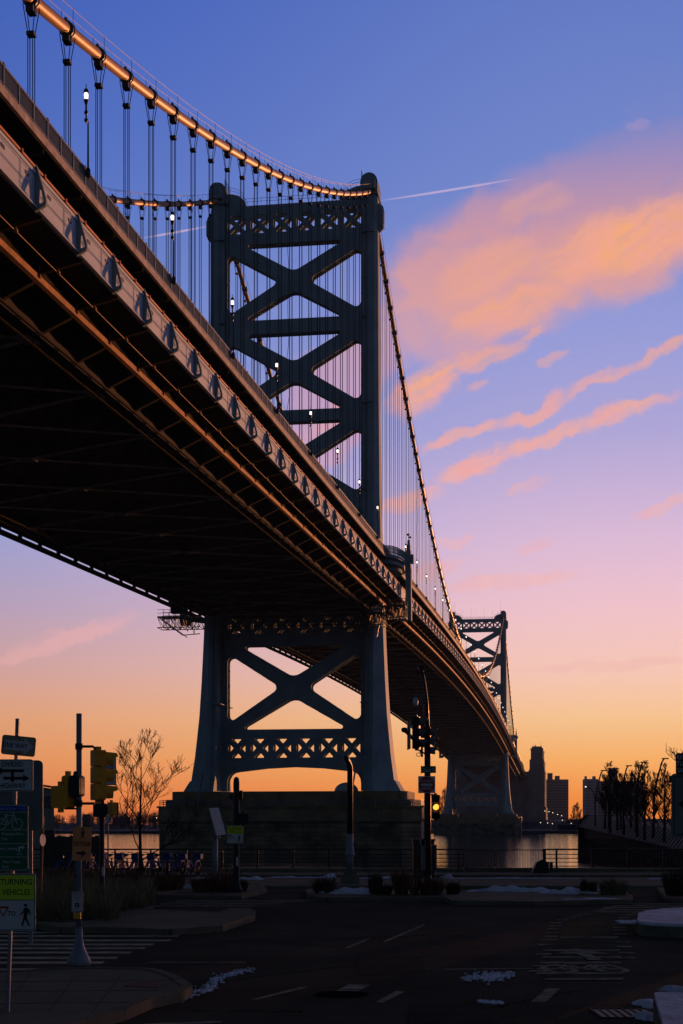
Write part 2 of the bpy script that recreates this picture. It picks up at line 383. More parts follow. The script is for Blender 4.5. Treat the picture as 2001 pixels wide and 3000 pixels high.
def sweep(mb, prof, s0, s1, step=PN):
    """prof: closed (t, dz) polygon following the deck line"""
    n = len(prof); st = stations(s0, s1, step); vs = [(s, t, D(s)+z) for s in st for t, z in prof]; fs = []
    for i in range(len(st)-1):
        for k in range(n): fs.append((i*n+k, (i+1)*n+k, (i+1)*n+(k+1) % n, i*n+(k+1) % n))
    fs.append(tuple(range(n))); fs.append(tuple((len(st)-1)*n+k for k in range(n-1, -1, -1)))
    return mb.add(vs, fs)
def rect(t0, t1, z0, z1): return [(t0, z0), (t1, z0), (t1, z1), (t0, z1)]
def dsafe(s): return math.hypot(s-CAMS, CAMT)
# --- roadway and walkways
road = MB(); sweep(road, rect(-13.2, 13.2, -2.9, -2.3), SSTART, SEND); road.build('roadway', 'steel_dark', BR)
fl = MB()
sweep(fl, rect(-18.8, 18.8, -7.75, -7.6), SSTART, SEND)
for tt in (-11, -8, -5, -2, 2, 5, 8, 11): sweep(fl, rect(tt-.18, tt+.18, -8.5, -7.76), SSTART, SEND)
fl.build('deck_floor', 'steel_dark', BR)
for sg in (-1, 1):
    w = MB(); sweep(w, rect(*sorted((sg*13.7, sg*17.0)), -1.62, -1.45), SSTART, SEND)
    s = SSTART
    while s < SEND:
        w.bar((s, sg*13.7, D(s)-2.1), (s, sg*16.9, D(s)-1.75), .16, .34); s += PN
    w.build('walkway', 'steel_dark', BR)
    lg = MB(); T0, T1 = sorted((sg*17.0, sg*17.22))
    sweep(lg, rect(T0, T1, -1.72, -1.2), SSTART, SEND); lg.build('walkway_edge_beam', 'ledge', BR)
    r = MB(); c = sg*17.12
    sweep(r, rect(c-.07, c+.07, -.08, .04), SSTART, SEND); sweep(r, rect(c-.04, c+.04, -1.08, -1.0), SSTART, SEND)
    s = SSTART; i = 0
    while s < SEND:
        if abs(s) > 8 and abs(s-SPAN) > 8:
            r.box((s, c, D(s)-.58), (.13, .14, 1.3))
            if i % 3 == 0: r.box((s, c, D(s)+.07), (.2, .2, .12))
        i += 1
        step = .155 if s < 20 else (.33 if s < 200 else .77)
        if sg > 0: step = .6
        k = s+step
        while k < s+PN/3-.06:
            r.box((k, c, D(k)-.54), (.03 if step < .3 else .05, .05, .92)); k += step
        s += PN/3
    r.build('railing', 'rail', BR)
    # cable-side stiffening truss
    t = MB(); tc_ = sg*13.57
    sweep(t, rect(tc_-.3, tc_+.3, -10.4, -9.75), SSTART, SEND); sweep(t, rect(tc_-.28, tc_+.28, -2.9, -2.35), SSTART, SEND); sweep(t, rect(tc_-.05, tc_+.05, -9.74, -7.76), SSTART, SEND)
    s = SSTART; k = 0
    while s < SEND-.1:
        t.bar((s, tc_, D(s)-7.6), (s, tc_, D(s)-2.6), .4, .4)
        a, b = (-7.3, -2.7) if k % 2 == 0 else (-2.7, -7.3)
        t.bar((s, tc_, D(s)+a), (s+PN, tc_, D(s+PN)+b), .38, .38)
        s += PN; k += 1
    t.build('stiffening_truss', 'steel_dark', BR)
    # laced strip under the chord
    lc = MB(); s = SSTART; k = 0
    while s < SPAN:
        z0 = D(s)-10.43; z1 = D(s+PN/4)-10.43; a = .62 if k % 2 == 0 else -.62
        lc.bar((s, tc_-a, z0), (s+PN/4, tc_+a, z1), .11, .05); s += PN/4; k += 1
    sweep(lc, rect(tc_-.75, tc_-.58, -10.5, -10.38), SSTART, SPAN); sweep(lc, rect(tc_+.58, tc_+.75, -10.5, -10.38), SSTART, SPAN)
    lc.build('chord_lacing', 'beam', BR)
# --- outer fascia girder (south side near the camera, north behind)
g = MB(); sweep(g, rect(-18.95, -18.75, -7.9, -5.9), SSTART, SEND)
sweep(g, rect(-19.03, -18.951, -6.08, -5.88), SSTART, SEND); sweep(g, rect(-19.12, -18.952, -7.95, -7.86), SSTART, SEND)
G1 = g.build('fascia_girder', 'girder', BR)
rv = MB(); seam = MB()
def rivet(s, dz): rv.add([(s-.03, -18.953, D(s)+dz-.03), (s+.03, -18.953, D(s)+dz-.03), (s+.03, -18.953, D(s)+dz+.03), (s-.03, -18.953, D(s)+dz+.03), (s, -18.99, D(s)+dz)], [(0, 1, 4), (1, 2, 4), (2, 3, 4), (3, 0, 4)])
s = -190.
while s < -60:
    for dz in (-6.2, -6.95, -7.05, -7.72): rivet(s, dz)
    s += .17
k = -28
while k < 77:
    s0 = k*PN
    for q in (0, .5):
        sq = s0+q*PN+1.2
        if sq < -40:
            dz = -6.3
            while dz > -7.75: rivet(sq-.12, dz); rivet(sq+.12, dz); dz -= .14
        seam.box((sq, -18.953, D(sq)-6.95), (.03, .012, 1.7))
    k += 1
tag(rv.build('rivets', 'girder', G1), kind='stuff'); tag(seam.build('seams', 'steel', G1), kind='stuff')
hh = MB()
for k in range(-28, 40):
    for q in (.32, .82):
        s = k*PN+q*PN
        poly = rounded([(-.28, -.11), (.28, -.11), (.28, .11), (-.28, .11)], .1, 3)
        m = MB(); m.prism(poly, 0, .02)
        hh.add([(s+x, -18.955-z, D(s)-6.5+y) for x, y, z in m.v], m.f)
tag(hh.build('hand_holes', 'signblack', G1), kind='stuff')
seam_dummy = 0
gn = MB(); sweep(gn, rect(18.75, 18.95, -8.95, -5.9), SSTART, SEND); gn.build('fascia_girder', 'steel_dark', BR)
sb = MB(); sweep(sb, rect(18.6, 19.1, -9.85, -9.32), SSTART, SEND)
s = SSTART
while s < SEND:
    sb.box((s, 18.85, D(s)-9.2), (.5, .4, .7)); s += PN
sb.build('service_beam', 'steel_dark', BR)
# --- pipe above the girder, lower chord in sunlit orange, hanging wire
p = MB()
ps = stations(SSTART, SEND, PN/2)
p.tube([(s, -19.0, D(s)-5.72) for s in ps], .085, 6)
for k in range(-28, 100):
    for q in (0, .5): s = (k+q)*PN+1.2; p.box((s, -19.0, D(s)-5.74), (.16, .24, .26))
p.build('service_pipe', 'redpipe', BR)
for sg in (-1, 1):
    c = MB(); a, b = sorted((sg*15.85, sg*16.2)); sweep(c, rect(a, b, -9.04, -8.66), SSTART, SEND)
    wb = MB(); sweep(wb, rect(a+.1, b-.1, -8.64, -7.77), SSTART, SEND); wb.build('chord_shade_plate', 'beam', BR)  # added dark plate standing in for the shaded band above the chord
    for k in range(-28, 100):
        s = k*PN+1.2; c.box((s, sg*16.25, D(s)-8.5), (.12, .1, .75))
    c.build('lower_chord', 'chord', BR)
wv_ = MB(); wp = []
for k in range(-28, 78):
    s = k*PN+1.2; wp.append((s, -17.4, D(s)-8.62))
    wv_.bar((s, -17.4, D(s)-8.66), (s, -17.4, D(s)-8.2), .05); wv_.box((s, -17.4, D(s)-8.35), (.22, .14, .08)); wv_.box((s, -17.4, D(s)-8.6), (.18, .2, .14))
wv_.tube(wp, .022, 4); wv_.build('power_line', 'cable', BR)
# --- floor beams with haunched brackets
def floorbeam_mb(ox=0., oz=0.):
    m = MB()
    poly = [(-13.4, -10.2), (13.4, -10.2), (13.4, -8.6), (-13.4, -8.6)]
    m.add([(ox-.06, t, oz+z) for t, z in poly]+[(ox+.06, t, oz+z) for t, z in poly], [(0, 1, 2, 3), (7, 6, 5, 4), (0, 4, 5, 1), (1, 5, 6, 2), (2, 6, 7, 3), (3, 7, 4, 0)])
    m.box((ox, 0, oz-10.22), (.42, 26.8, .06))
    for sg in (-1, 1):
        pl = [(sg*13.4, -10.2), (sg*15.84, -9.1), (sg*15.86, -8.66), (sg*16.25, -8.6), (sg*18.95, -8.0), (sg*18.9, -7.8), (sg*13.4, -7.8)]
        m.add([(ox-.05, t, oz+z) for t, z in pl]+[(ox+.05, t, oz+z) for t, z in pl], [tuple(range(7)), tuple(range(13, 6, -1))]+[(i, (i+1) % 7, (i+1) % 7+7, i+7) for i in range(7)])
        m.bar((ox, sg*13.4, oz-10.24), (ox, sg*15.8, oz-9.14), .34, .06); m.bar((ox, sg*16.25, oz-8.64), (ox, sg*18.95, oz-8.03), .3, .05)
    return m
fb0 = None; rest = MB()
for k in range(-28, 108):
    s = k*PN+1.2
    if k < 68:
        if fb0 is None: fb0 = floorbeam_mb().build('floor_beam', 'beam', BR); o = fb0
        else: o = fb0.copy(); sc.collection.objects.link(o); o.parent = BR
        o.location = (s, 0, D(s))
    else: m = floorbeam_mb(s, D(s)); rest.add(m.v, m.f)
tag(rest.build('floor_beams', 'beam', BR), kind='stuff')
lat = MB()
for k in range(-30, 107, 2):
    s0, s1 = k*PN+1.2, (k+2)*PN+1.2; z0, z1 = D(s0)-10.35, D(s1)-10.35
    lat.bar((s0, -13.2, z0), (s1, 13.2, z1), .3, .12); lat.bar((s0, 13.2, z0), (s1, -13.2, z1), .3, .12)
    lat.box(((s0+s1)/2, 0, (z0+z1)/2-.05), (1.6, 1.1, .06))
    lat.box((s0, -12.9, z0-.05), (1.8, 1.0, .05)); lat.box((s0, 12.9, z0-.05), (1.8, 1.0, .05))
lat.build('lateral_bracing', 'lateral', BR)
# --- outrigger fins on the girder
def fin_mb(ox=0., oz=0.):
    m = MB()
    outer = rounded([(0, -8.1), (.64, -7.78), (.62, -7.45), (.10, -5.62), (0, -5.62)], [0, .16, .12, .03, 0], 4)
    hole = rounded([(.24, -7.72), (.52, -7.6), (.30, -6.75)], [.06, .06, .03], 3)
    q = MB(); q.prism(outer, -.05, .05, [hole])
    m.add([(ox+z, -18.953-x, oz+y) for x, y, z in q.v], q.f)
    for a, b in zip(outer[:-1], outer[1:]):
        m.bar((ox, -18.953-a[0], oz+a[1]), (ox, -18.953-b[0], oz+b[1]), .22, .05, up=(0, -1, .1))
    return m
fin0 = None; rest = MB()
for k in range(-27, 108):
    s = k*PN
    if abs(k) < 1: continue
    if k < 72:
        if fin0 is None: fin0 = fin_mb().build('outrigger_fin', 'steel', BR); o = fin0
        else: o = fin0.copy(); sc.collection.objects.link(o); o.parent = BR
        o.location = (s, 0, D(s))
    else: m = fin_mb(s, D(s)); rest.add(m.v, m.f)
tag(rest.build('outrigger_fins', 'steel', BR), kind='stuff')
# --- main cables
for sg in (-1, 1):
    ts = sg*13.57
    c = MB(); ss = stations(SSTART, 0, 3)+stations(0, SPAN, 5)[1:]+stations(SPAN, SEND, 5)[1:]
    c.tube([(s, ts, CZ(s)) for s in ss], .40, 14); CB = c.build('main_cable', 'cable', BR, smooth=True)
    h = MB()
    for e in (-.42, .42):
        h.tube([(s, ts+e, CZ(s)+1.35) for s in ss], .022, 4)
        k = -31
        while k <= 77+30:
            s = k*PN+.0; h.bar((s, ts+e, CZ(s)+.3), (s, ts+e, CZ(s)+1.36), .03); k += 1
    h.build('hand_rope', 'rope', CB)
def hanger_parts(s, ts, rp, bd):
    zc = CZ(s); e = .5; sl_ = (CZ(s+e)-CZ(s-e))/(2*e); dr = Vector((1, 0, sl_)).normalized(); c = Vector((s, ts, zc))
    bd.tube([c-dr*.5, c-dr*.3, c-dr*.29, c+dr*.29, c+dr*.3, c+dr*.5], [.44, .44, .49, .49, .44, .44], 12)
    for q in (-.2, .2): bd.tube([c+dr*(q-.07), c+dr*(q+.07)], [.54, .54], 12)
    bd.box((s, ts, zc-.72), (.75, .5, .4)); bd.box((s, ts, zc+.58), (.8, .18, .14))
    zs = zc-2.25; zb = D(s)-2.6
    rp.box((s, ts, zs), (.5, .5, .24))
    for a in (-1, 1):
        for b in (-1, 1):
            rp.tube([(s+a*.38, ts+b*.42, zc-.25*1-.2), (s+a*.19, ts+b*.16, zs), (s+a*.19, ts+b*.16, zb)], .031, 5, False)
hl = []
for k in list(range(-27, 0))+list(range(1, 77))+list(range(78, 105)):
    for sg in (-1, 1):
        s = k*PN; t = sg*13.57; d = math.hypot(s-CAMS, t-CAMT)
        ph = math.degrees(math.atan2(t-CAMT, s-CAMS))
        hl.append((d+(1e4 if ph > 23 else 0), s, t))
hl.sort(); rp = MB(); bd = MB()
for i, (d, s, t) in enumerate(hl):
    if i < 98:
        a = MB(); b = MB(); hanger_parts(s, t, a, b); o = a.build('hanger', 'rope', BR); b.build('cable_band', 'cableband', o)
    else: hanger_parts(s, t, rp, bd)
tag(rp.build('hangers', 'rope', BR), kind='stuff'); tag(bd.build('cable_bands', 'cableband', BR), kind='stuff')
# cable tying the wavy inspection line near the middle of the side span
wl = MB(); s = -11*PN+.2
wl.tube([(s+.35*math.sin(z*1.1)+.1*math.sin(z*.47), -13.2+.12*math.cos(z*.9), z) for z in [D(s)+.5+i*.8 for i in range(int((CZ(s)-D(s)-1)/.8))]], .03, 4)
s = 12*PN
wl.tube([(s+.5*math.sin(z*1.1), -13.2, z) for z in [D(s)+.5+i*.9 for i in range(int((CZ(s)-D(s)-1)/.9))]], .04, 4)
wl.build('loose_cable', 'rope', BR)

# ------------------------------------------------------------------ towers
LV = [(10.7, 7.6, 14.9, 19.2), (12.6, 6.6, 14.6, 18.1), (12.65, 6.3, 14.5, 17.9), (14.5, 6.0, 14.5, 17.65), (17, 5.6, 14.5, 17.3), (20, 5.3, 14.5, 17.0), (24, 5.0, 14.5, 16.6),
      (30, 4.6, 14.5, 16.25), (38, 4.2, 14.5, 15.9), (50, 3.7, 14.45, 15.5), (62, 3.1, 14.4, 15.2), (80, 2.6, 14.4, 15.0), (114, 2.2, 14.35, 14.8)]
def ap(z): return 1.0+(114-z)/102*.15
def zipbars(m, loop, closed=True):
    n = len(loop); L = [(Vector(loop[i]), Vector(loop[(i+1) % n])) for i in range(n if closed else n-1)]
    flip = 1
    for a, b in L:
        d = (b-a).length
        for sg in (-1, 1):
            m.bar((sg*(ap(a.y)-.12), a.x, a.y), (sg*(ap(b.y)-.12), b.x, b.y), .24, .05, up=(0, (b-a).y/d if d else 0, -(b-a).x/d if d else 0))
        k = max(1, int(d/1.3))
        if d < .8: continue
        for i in range(k):
            p = a.lerp(b, i/k); q = a.lerp(b, (i+1)/k)
            m.bar((flip*(ap(p.y)-.1), p.x, p.y), (-flip*(ap(q.y)-.1), q.x, q.y), .14, .05); flip = -flip
def cell(cx, cz, a, b, w):
    th = math.atan2(b, a); ex = w/math.sin(th); ey = w/math.cos(th)
    tr = [[(cx-a+ex, cz+b), (cx, cz+ey), (cx+a-ex, cz+b)], [(cx-a+ex, cz-b), (cx+a-ex, cz-b), (cx, cz-ey)],
          [(cx-a, cz-b+ey), (cx-ex, cz), (cx-a, cz+b-ey)], [(cx+a, cz-b+ey), (cx+a, cz+b-ey), (cx+ex, cz)]]
    return [rounded(q, .12, 3) for q in tr]
def xpanel(zt, zb, wt=9.2, wb=9.2, i=11.9, top=True, bot=True, dx=4.9):
    zm = (zt+zb)/2; H = (zt-zb)/2; o = []
    if top: o.append(rounded([(-wt, zt), (0, zm+1.55*H/6.65), (wt, zt)], [.35, 2.2, .35], 6))
    o.append(rounded([(-i, zt-1.2), (-2.35, zm), (-i, zb+.9)], [.9, .9, .9], 6))
    o.append(rounded([(i, zt-1.2), (2.35, zm), (i, zb+.9)], [.9, .9, .9], 6))
    if bot: o.append(rounded([(-wb, zb), (0, zm-1.6*H/6.65), (wb, zb)], [.35, 2.2, .35], 6))
    return o
def tower(s0):
    up_h = []; 
    for k in range(6): up_h += cell(-10.25+4.1*k, 110.6, 1.62, 1.62, .31)
    xs = xpanel(107, 93.6)+xpanel(91.2, 77.6)+xpanel(75.6, 61.7, bot=False)
    outer = [(-12.6, 59.5), (12.6, 59.5), (12.6, 116.2)]+[(12.1-3.6*math.sin(R(a)), 116.2-2.4*(1-math.cos(R(a)))) for a in (20, 40, 60, 80, 90)]
    outer += [(-x, z) for x, z in reversed(outer[2:])]
    lowh = []
    for k in range(6): lowh += cell(-10.25+4.1*k, 39.9, 1.5, 1.35, .40); lowh += cell(-10.2+4.08*k, 18.45, 1.55, 1.7, .42)
    lowx = xpanel(36.4, 21.7, 9.6, 9.7, 11.9)
    lo = [(-13.4, 42.0), (-13.4, 10.9), (-11.9, 10.9), (-11.9, 12.4)]+[(-11.9+1.7*(1-math.cos(R(a))), 12.4+1.9*math.sin(R(a))) for a in (20, 45, 70, 90)]
    lo += [(-5, 14.9), (0, 15.15), (5, 14.9)]+[(-x, z) for x, z in reversed(lo[2:8])]+[(13.4, 10.9), (13.4, 42.0)]
    fr = MB()
    for sg in (-1, 1):
        for ou, ho in ((outer, up_h+xs), (lo, lowh+lowx)):
            q = MB(); q.prism(ou, 0, .14, ho)
            fr.add([(s0+sg*(ap(y)-z), x, y) for x, y, z in q.v], q.f)
    fr.box((s0, 0, 59.3), (5.0, 24, .5)); fr.box((s0, 0, 42.3), (5.2, 25, .4))
    fo = fr.build('tower', 'steel', BR)
    la = MB()
    for l in xs+lowx: zipbars(la, l)
    for l in up_h+lowh:
        n = len(l)
        for i in range(n):
            a, b = l[i], l[(i+1) % n]
            la.add([(sg*(ap(p[1])-.02-e), p[0], p[1]) for sg in (-1, 1) for e in (0, .30) for p in (a, b)], [(0, 1, 3, 2), (4, 5, 7, 6)])
    zipbars(la, lo[3:-3], False)
    # top beam soffit
    for z in (107.05, 93.55, 77.55, 75.65, 91.25):
        pass
    la.map(lambda v: Vector((v.x+s0, v.y, v.z))); la.build('lattice_bracing', 'steel', fo)
    for sg in (-1, 1):
        m = MB(); vs = []; fs = []
        for z, a, f, o in LV:
            i = 13.0 if z < 45 else 12.35; b = a*.5; a2 = a-.45
            ring = [(i, -a2), (i+.8, -a2), (i+.8, -a), (f, -a), (o, -b), (o, b), (f, a), (i+.8, a), (i+.8, a2), (i, a2)]
            vs += [(s0+y, sg*x, z) for x, y in ring]
        n = 10
        for q in range(len(LV)-1):
            for k in range(n): fs.append((q*n+k, q*n+(k+1) % n, (q+1)*n+(k+1) % n, (q+1)*n+k))
        fs.append(tuple(range(n))); fs.append(tuple((len(LV)-1)*n+k for k in range(n)))
        m.add(vs, fs)
        for z in (26, 38.2, 63, 78, 93, 107.6):       # horizontal splice bands
            a = [q for q in LV if q[0] <= z][-1]
            m.box((s0, sg*13.3, z), (2*a[1]*.97+.06, 2.2, .14))
        lg = m.build('leg', 'steel', fo)
        cp = MB(); cp.box((s0, sg*13.3, 114.2), (4.9, 3.4, .35))
        prof = [(-1.5, 114.4), (1.5, 114.4), (1.5, 116.2)]+[(1.5*math.cos(R(a)), 116.2+1.6*math.sin(R(a))) for a in range(15, 180, 15)]+[(-1.5, 116.2)]
        q = MB(); q.prism(prof, -2.3, 2.3); cp.add([(s0+z, sg*13.4+x, y) for x, y, z in q.v], q.f)
        q = MB(); q.prism([(x*.75, 115.6+(y-115.6)*.8) for x, y in prof], -3.3, 3.3); cp.add([(s0+z, sg*13.5+x, y) for x, y, z in q.v], q.f)
        cp.build('saddle_housing', 'steel', fo, smooth=False)
        bx = MB(); bx.lathe((s0, sg*14.95, 108.2), [(.2, 0), (.75, .5), (.95, 1.4), (.95, 3.6), (.75, 4.4), (.3, 4.9)], 10)
        bx.box((s0, sg*15.3, 110.3), (1.9, .9, 2.6)); bx.build('beacon_box', 'steel', fo)
        a = MB()
        for k in range(6):
            x = -2.2+k*.88; a.bar((s0+x, sg*12.1, 116.2), (s0+x, sg*12.1, 118.3), .06)
        a.bar((s0-2.2, sg*12.1, 118.3), (s0+2.2, sg*12.1, 118.3), .06); a.bar((s0-2.2, sg*12.1, 117.4), (s0+2.2, sg*12.1, 117.4), .05)
        a.build('saddle_railing', 'rail', fo)
    tr = MB()
    for e in (-1.5, 1.5):
        for zz in (114.35, 114.9): tr.bar((s0+e, -8.6, zz), (s0+e, 8.6, zz), .05)
        for k in range(13): tr.bar((s0+e, -8.6+k*1.433, 113.8), (s0+e, -8.6+k*1.433, 114.9), .05)
        for sg in (-1, 1):
            for zz in (.9, .4):
                pr = None
                for a in (90, 60, 40, 20, 5):
                    q = (s0+e, sg*(12.1-3.6*math.sin(R(a))), 116.2-2.4*(1-math.cos(R(a)))+zz)
                    if pr: tr.bar(pr, q, .05)
                    pr = q
    tr.build('tower_railing', 'rail', fo)
    an = MB()
    if s0 > 10:
        for t, h in ((-11.9, 6), (-7.7, 4.5), (-3.2, 5), (-.6, 1.5), (3.6, 5.4), (8.3, 4.6), (12.6, 6.4)): an.bar((s0, t, 113.9 if abs(t) < 9 else 117), (s0, t, 114+h if abs(t) < 9 else 117+h), .07)
        an.build('antennas', 'rail', fo)
    return fo
TW = tower(0.0); tower(SPAN)
# portal collar, balcony and pylon where the walkway rounds each leg
def balcony(s0, sg):
    b = MB(); pts = [(-8.6, 17.1)]+[(-8.6+8.6*(1-math.cos(R(a)))*1.0, 17.1+2.6*math.sin(R(a))) for a in range(15, 91, 15)]
    pts += [(-x, y) for x, y in reversed(pts[:-1])]
    poly = [(x, sg*y) for x, y in pts]+[(8.6, sg*15.0), (-8.6, sg*15.0)]
    z = D(s0)
    b.prism(poly, -1.9, -1.35); b.prism([(x*.82, y-sg*.35) for x, y in poly], -2.7, -1.9)
    b.prism([(x*.55, y-sg*.8) for x, y in poly], -3.3, -2.7)
    for (x0, y0), (x1, y1) in zip(pts[:-1], pts[1:]):
        for zz in (0, -.45, -1.0): b.bar((x0, sg*y0, zz), (x1, sg*y1, zz), .09)
        for k in range(6): f = k/6; b.box((x0+(x1-x0)*f, sg*(y0+(y1-y0)*f), -.65), (.09, .09, 1.3))
    b.map(lambda v: Vector((v.x+s0, v.y, v.z+z)))
    return b.build('balcony', 'steel', BR)
for s0 in (0, SPAN):
    for sg in (-1, 1):
        balcony(s0, sg)
        p = MB(); z = D(s0); c = sg*20.1
        for w, a, b_ in ((1.05, -11.6, -8.2), (.95, -8.2, -2.5), (.8, -2.5, .6), (.62, .6, 1.6), (.4, 1.6, 2.4)):
            p.box((s0, c, z+(a+b_)/2), (w*1.4, w, b_-a))
        p.box((s0, c+sg*.5, z-.9), (1.2, .8, 1.5)); p.box((s0, c-sg*.6, z-11.2), (1.2, 1.9, .8)); p.box((s0, c, z+2.9), (.12, .12, 1.4)); p.box((s0+.1, c+.1, z+3.4), (.5, .4, .3)); p.box((s0-.1, c-.2, z+2.9), (.4, .5, .25))
        p.bar((s0, sg*15.5, z-11.0), (s0, c, z-10.4), .5, .8)
        p.build('pylon', 'steel', BR)
# maintenance platforms of lattice work slung round the near tower under the deck
def scaffold(s0, t0, t1, zd):
    m = MB(); z0 = D(0)-12.8+zd; lo_, hi_ = min(t0, t1), max(t0, t1); n = 7
    for e in (-1.6, 1.6):
        for zz in (0, -1.9): m.bar((s0+e, lo_, z0+zz*(0.2 if False else 1)), (s0+e, hi_, z0+zz), .14)
        for k in range(n):
            a = lo_+(hi_-lo_)*k/n; b = lo_+(hi_-lo_)*(k+1)/n
            m.bar((s0+e, a, z0), (s0+e, a, z0-1.9), .09); m.bar((s0+e, a, z0 if k % 2 else z0-1.9), (s0+e, b, z0-1.9 if k % 2 else z0), .09)
            m.bar((s0+e, a, z0), (s0+e, a, z0+1.2), .07)
        for zz in (.6, 1.2): m.bar((s0+e, lo_, z0+zz), (s0+e, hi_, z0+zz), .07)
    m.box((s0, (lo_+hi_)/2, z0+.02), (3.2, hi_-lo_, .08))
    for k in range(n+1):
        a = lo_+(hi_-lo_)*k/n; m.bar((s0-1.6, a, z0-1.9), (s0+1.6, a, z0-1.9), .09); m.bar((s0-1.6, a, z0), (s0+1.6, a, z0-1.9), .07)
    return m
m = scaffold(-5.2, 15.4, 23.0, 1.9)
# raked outer end of the lattice
m.bar((-6.8, 23.0, D(0)-10.9), (-6.8, 18.5, D(0)-14.2), .14); m.bar((-3.6, 23.0, D(0)-10.9), (-3.6, 18.5, D(0)-14.2), .14)
m.bar((-6.8, 18.5, D(0)-14.2), (-6.8, 15.4, D(0)-14.0), .14)
for k in range(6): m.bar((-6.8, 22.2-k*1.15, D(0)-11.6-k*.5), (-6.8, 21.8-k*1.15, D(0)-10.9), .08); m.bar((-6.8, 22.2-k*1.15, D(0)-11.6-k*.5), (-6.8, 22.9-k*1.15, D(0)-10.9), .08)
m.box((-4.5, 20.3, D(0)-9.0), (1.5, 1.6, 2.2))
m.build('maintenance_platform', 'black', BR)
m = scaffold(-5.8, -16.6, -12.0, 1.6); q = scaffold(-8.5, -20.6, -16.8, 2.4); m.add(q.v, q.f)
for a in ((-12.4, -14.2), (-16.5, -15.4), (-18.5, -12.2)): m.bar((-7, a[0], D(0)-9.5), (-7, a[1], D(0)-15.2), .16)
m.build('maintenance_platform', 'black', BR)
for z_ in (0,):
    c = MB()
    for k in range(12):
        t0 = -12+k*2.0; c.bar((-4.6, t0, D(0)-11.0), (-4.6, t0+1.2, D(0)-12.6), .1); c.bar((-4.6, t0+1.2, D(0)-11.0), (-4.6, t0, D(0)-12.6), .1); c.bar((-4.6, t0, D(0)-11.0), (-4.6, t0, D(0)-12.6), .12)
    for zz in (-11.0, -12.6): c.bar((-4.6, -12, D(0)+zz), (-4.6, 12, D(0)+zz), .16)
    c.build('underdeck_lattice', 'steel_dark', BR)
# traveller cage on main span railing
tg = MB(); s = 41*PN/2
for a in (0, 3):
    for b in (-15.2, -16.8):
        tg.bar((s+a, b, D(s)-1.4), (s+a, b, D(s)+3.2), .1)
for zz in (3.2, 1.8): tg.bar((s, -15.2, D(s)+zz), (s+3, -15.2, D(s)+zz), .1); tg.bar((s, -16.8, D(s)+zz), (s+3, -16.8, D(s)+zz), .1); tg.bar((s, -16.8, D(s)+zz), (s, -15.2, D(s)+zz), .1)
tg.build('inspection_cage', 'rail', BR)

# ------------------------------------------------------------------ bridge lamps
def world(s, t, z): return BR_M@Vector((s, t, z))
BR_M = Matrix.Translation((TX, TY, 0))@Matrix.Rotation(math.atan2(.98855, .1509), 4, 'Z')
def bridge_lamp():
    r = empty('street_lamp')
    m = MB(); m.tube([(0, 0, -.6), (0, 0, 3.0)], [.07, .05], 8); m.lathe((0, 0, -.5), [(.16, 0), (.16, .4), (.09, .55)], 8)
    m.tube([(-.05, 0, 2.85), (-.38, 0, 2.9)], .04, 6)
    m.lathe((-.38, 0, 2.75), [(.03, 0), (.13, .12), (.13, .2), (.05, .3), (.05, .5), (.14, .62), (.1, .75), (.06, .8), (.06, 1.1), (.12, 1.3), (.17, 1.45)], 10)
    m.build('post', 'black', r)
    g_ = MB(); g_.lathe((-.38, 0, 4.2), [(.09, 0), (.13, .15), (.14, .32), (.12, .42)], 12); g_.build('lamp_globe', 'lamp_on', r, True)
    c = MB(); c.lathe((-.38, 0, 4.62), [(.18, 0), (.16, .1), (.12, .25), (.03, .3), (.025, .55), (.005, .6)], 12); c.build('lamp_cap', 'black', r)
    return r
lamp0 = bridge_lamp(); first = True; idx = 0
nth = {0: 'nearest lit lamp on the bridge walkway, its post rising left of the hangers', 1: 'second nearest lit lamp on the bridge walkway, left of the near tower',
       2: 'lit walkway lamp in front of the left leg of the near bridge tower', 3: 'lit walkway lamp overlapping the lower X-brace of the near tower', 4: 'lit walkway lamp under the lowest visible strut of the near tower',
       5: 'lit walkway lamp inside the lower right opening of the near tower', 6: 'lit walkway lamp at the lower right corner of the near tower opening', 7: 'lit walkway lamp against the right leg of the near tower'}
for k in list(range(-24, 77, 3)):
    s = float(k*PN)
    if abs(s) < 9: continue
    r = lamp0 if first else copy_tree(lamp0); first = False
    r.location = world(s, -17.35, D(s)-.05); r.rotation_euler = (0, 0, BR.rotation_euler.z)
    if idx in nth: tag(r, nth[idx], 'lamp', 'lit lamps along the bridge walkway')
    else:
        od = ['first', 'second', 'third', 'fourth', 'fifth', 'sixth', 'seventh', 'eighth', 'ninth', 'tenth', 'eleventh', 'twelfth']
        j = idx-8
        tag(r, (od[j]+' lit walkway lamp beyond the near tower along the main span') if j < 12 else 'tiny far lit walkway lamp close to the far bridge tower', 'lamp', 'lit lamps along the bridge walkway' if j < 12 else 'tiny lamps near the far tower')
    idx += 1

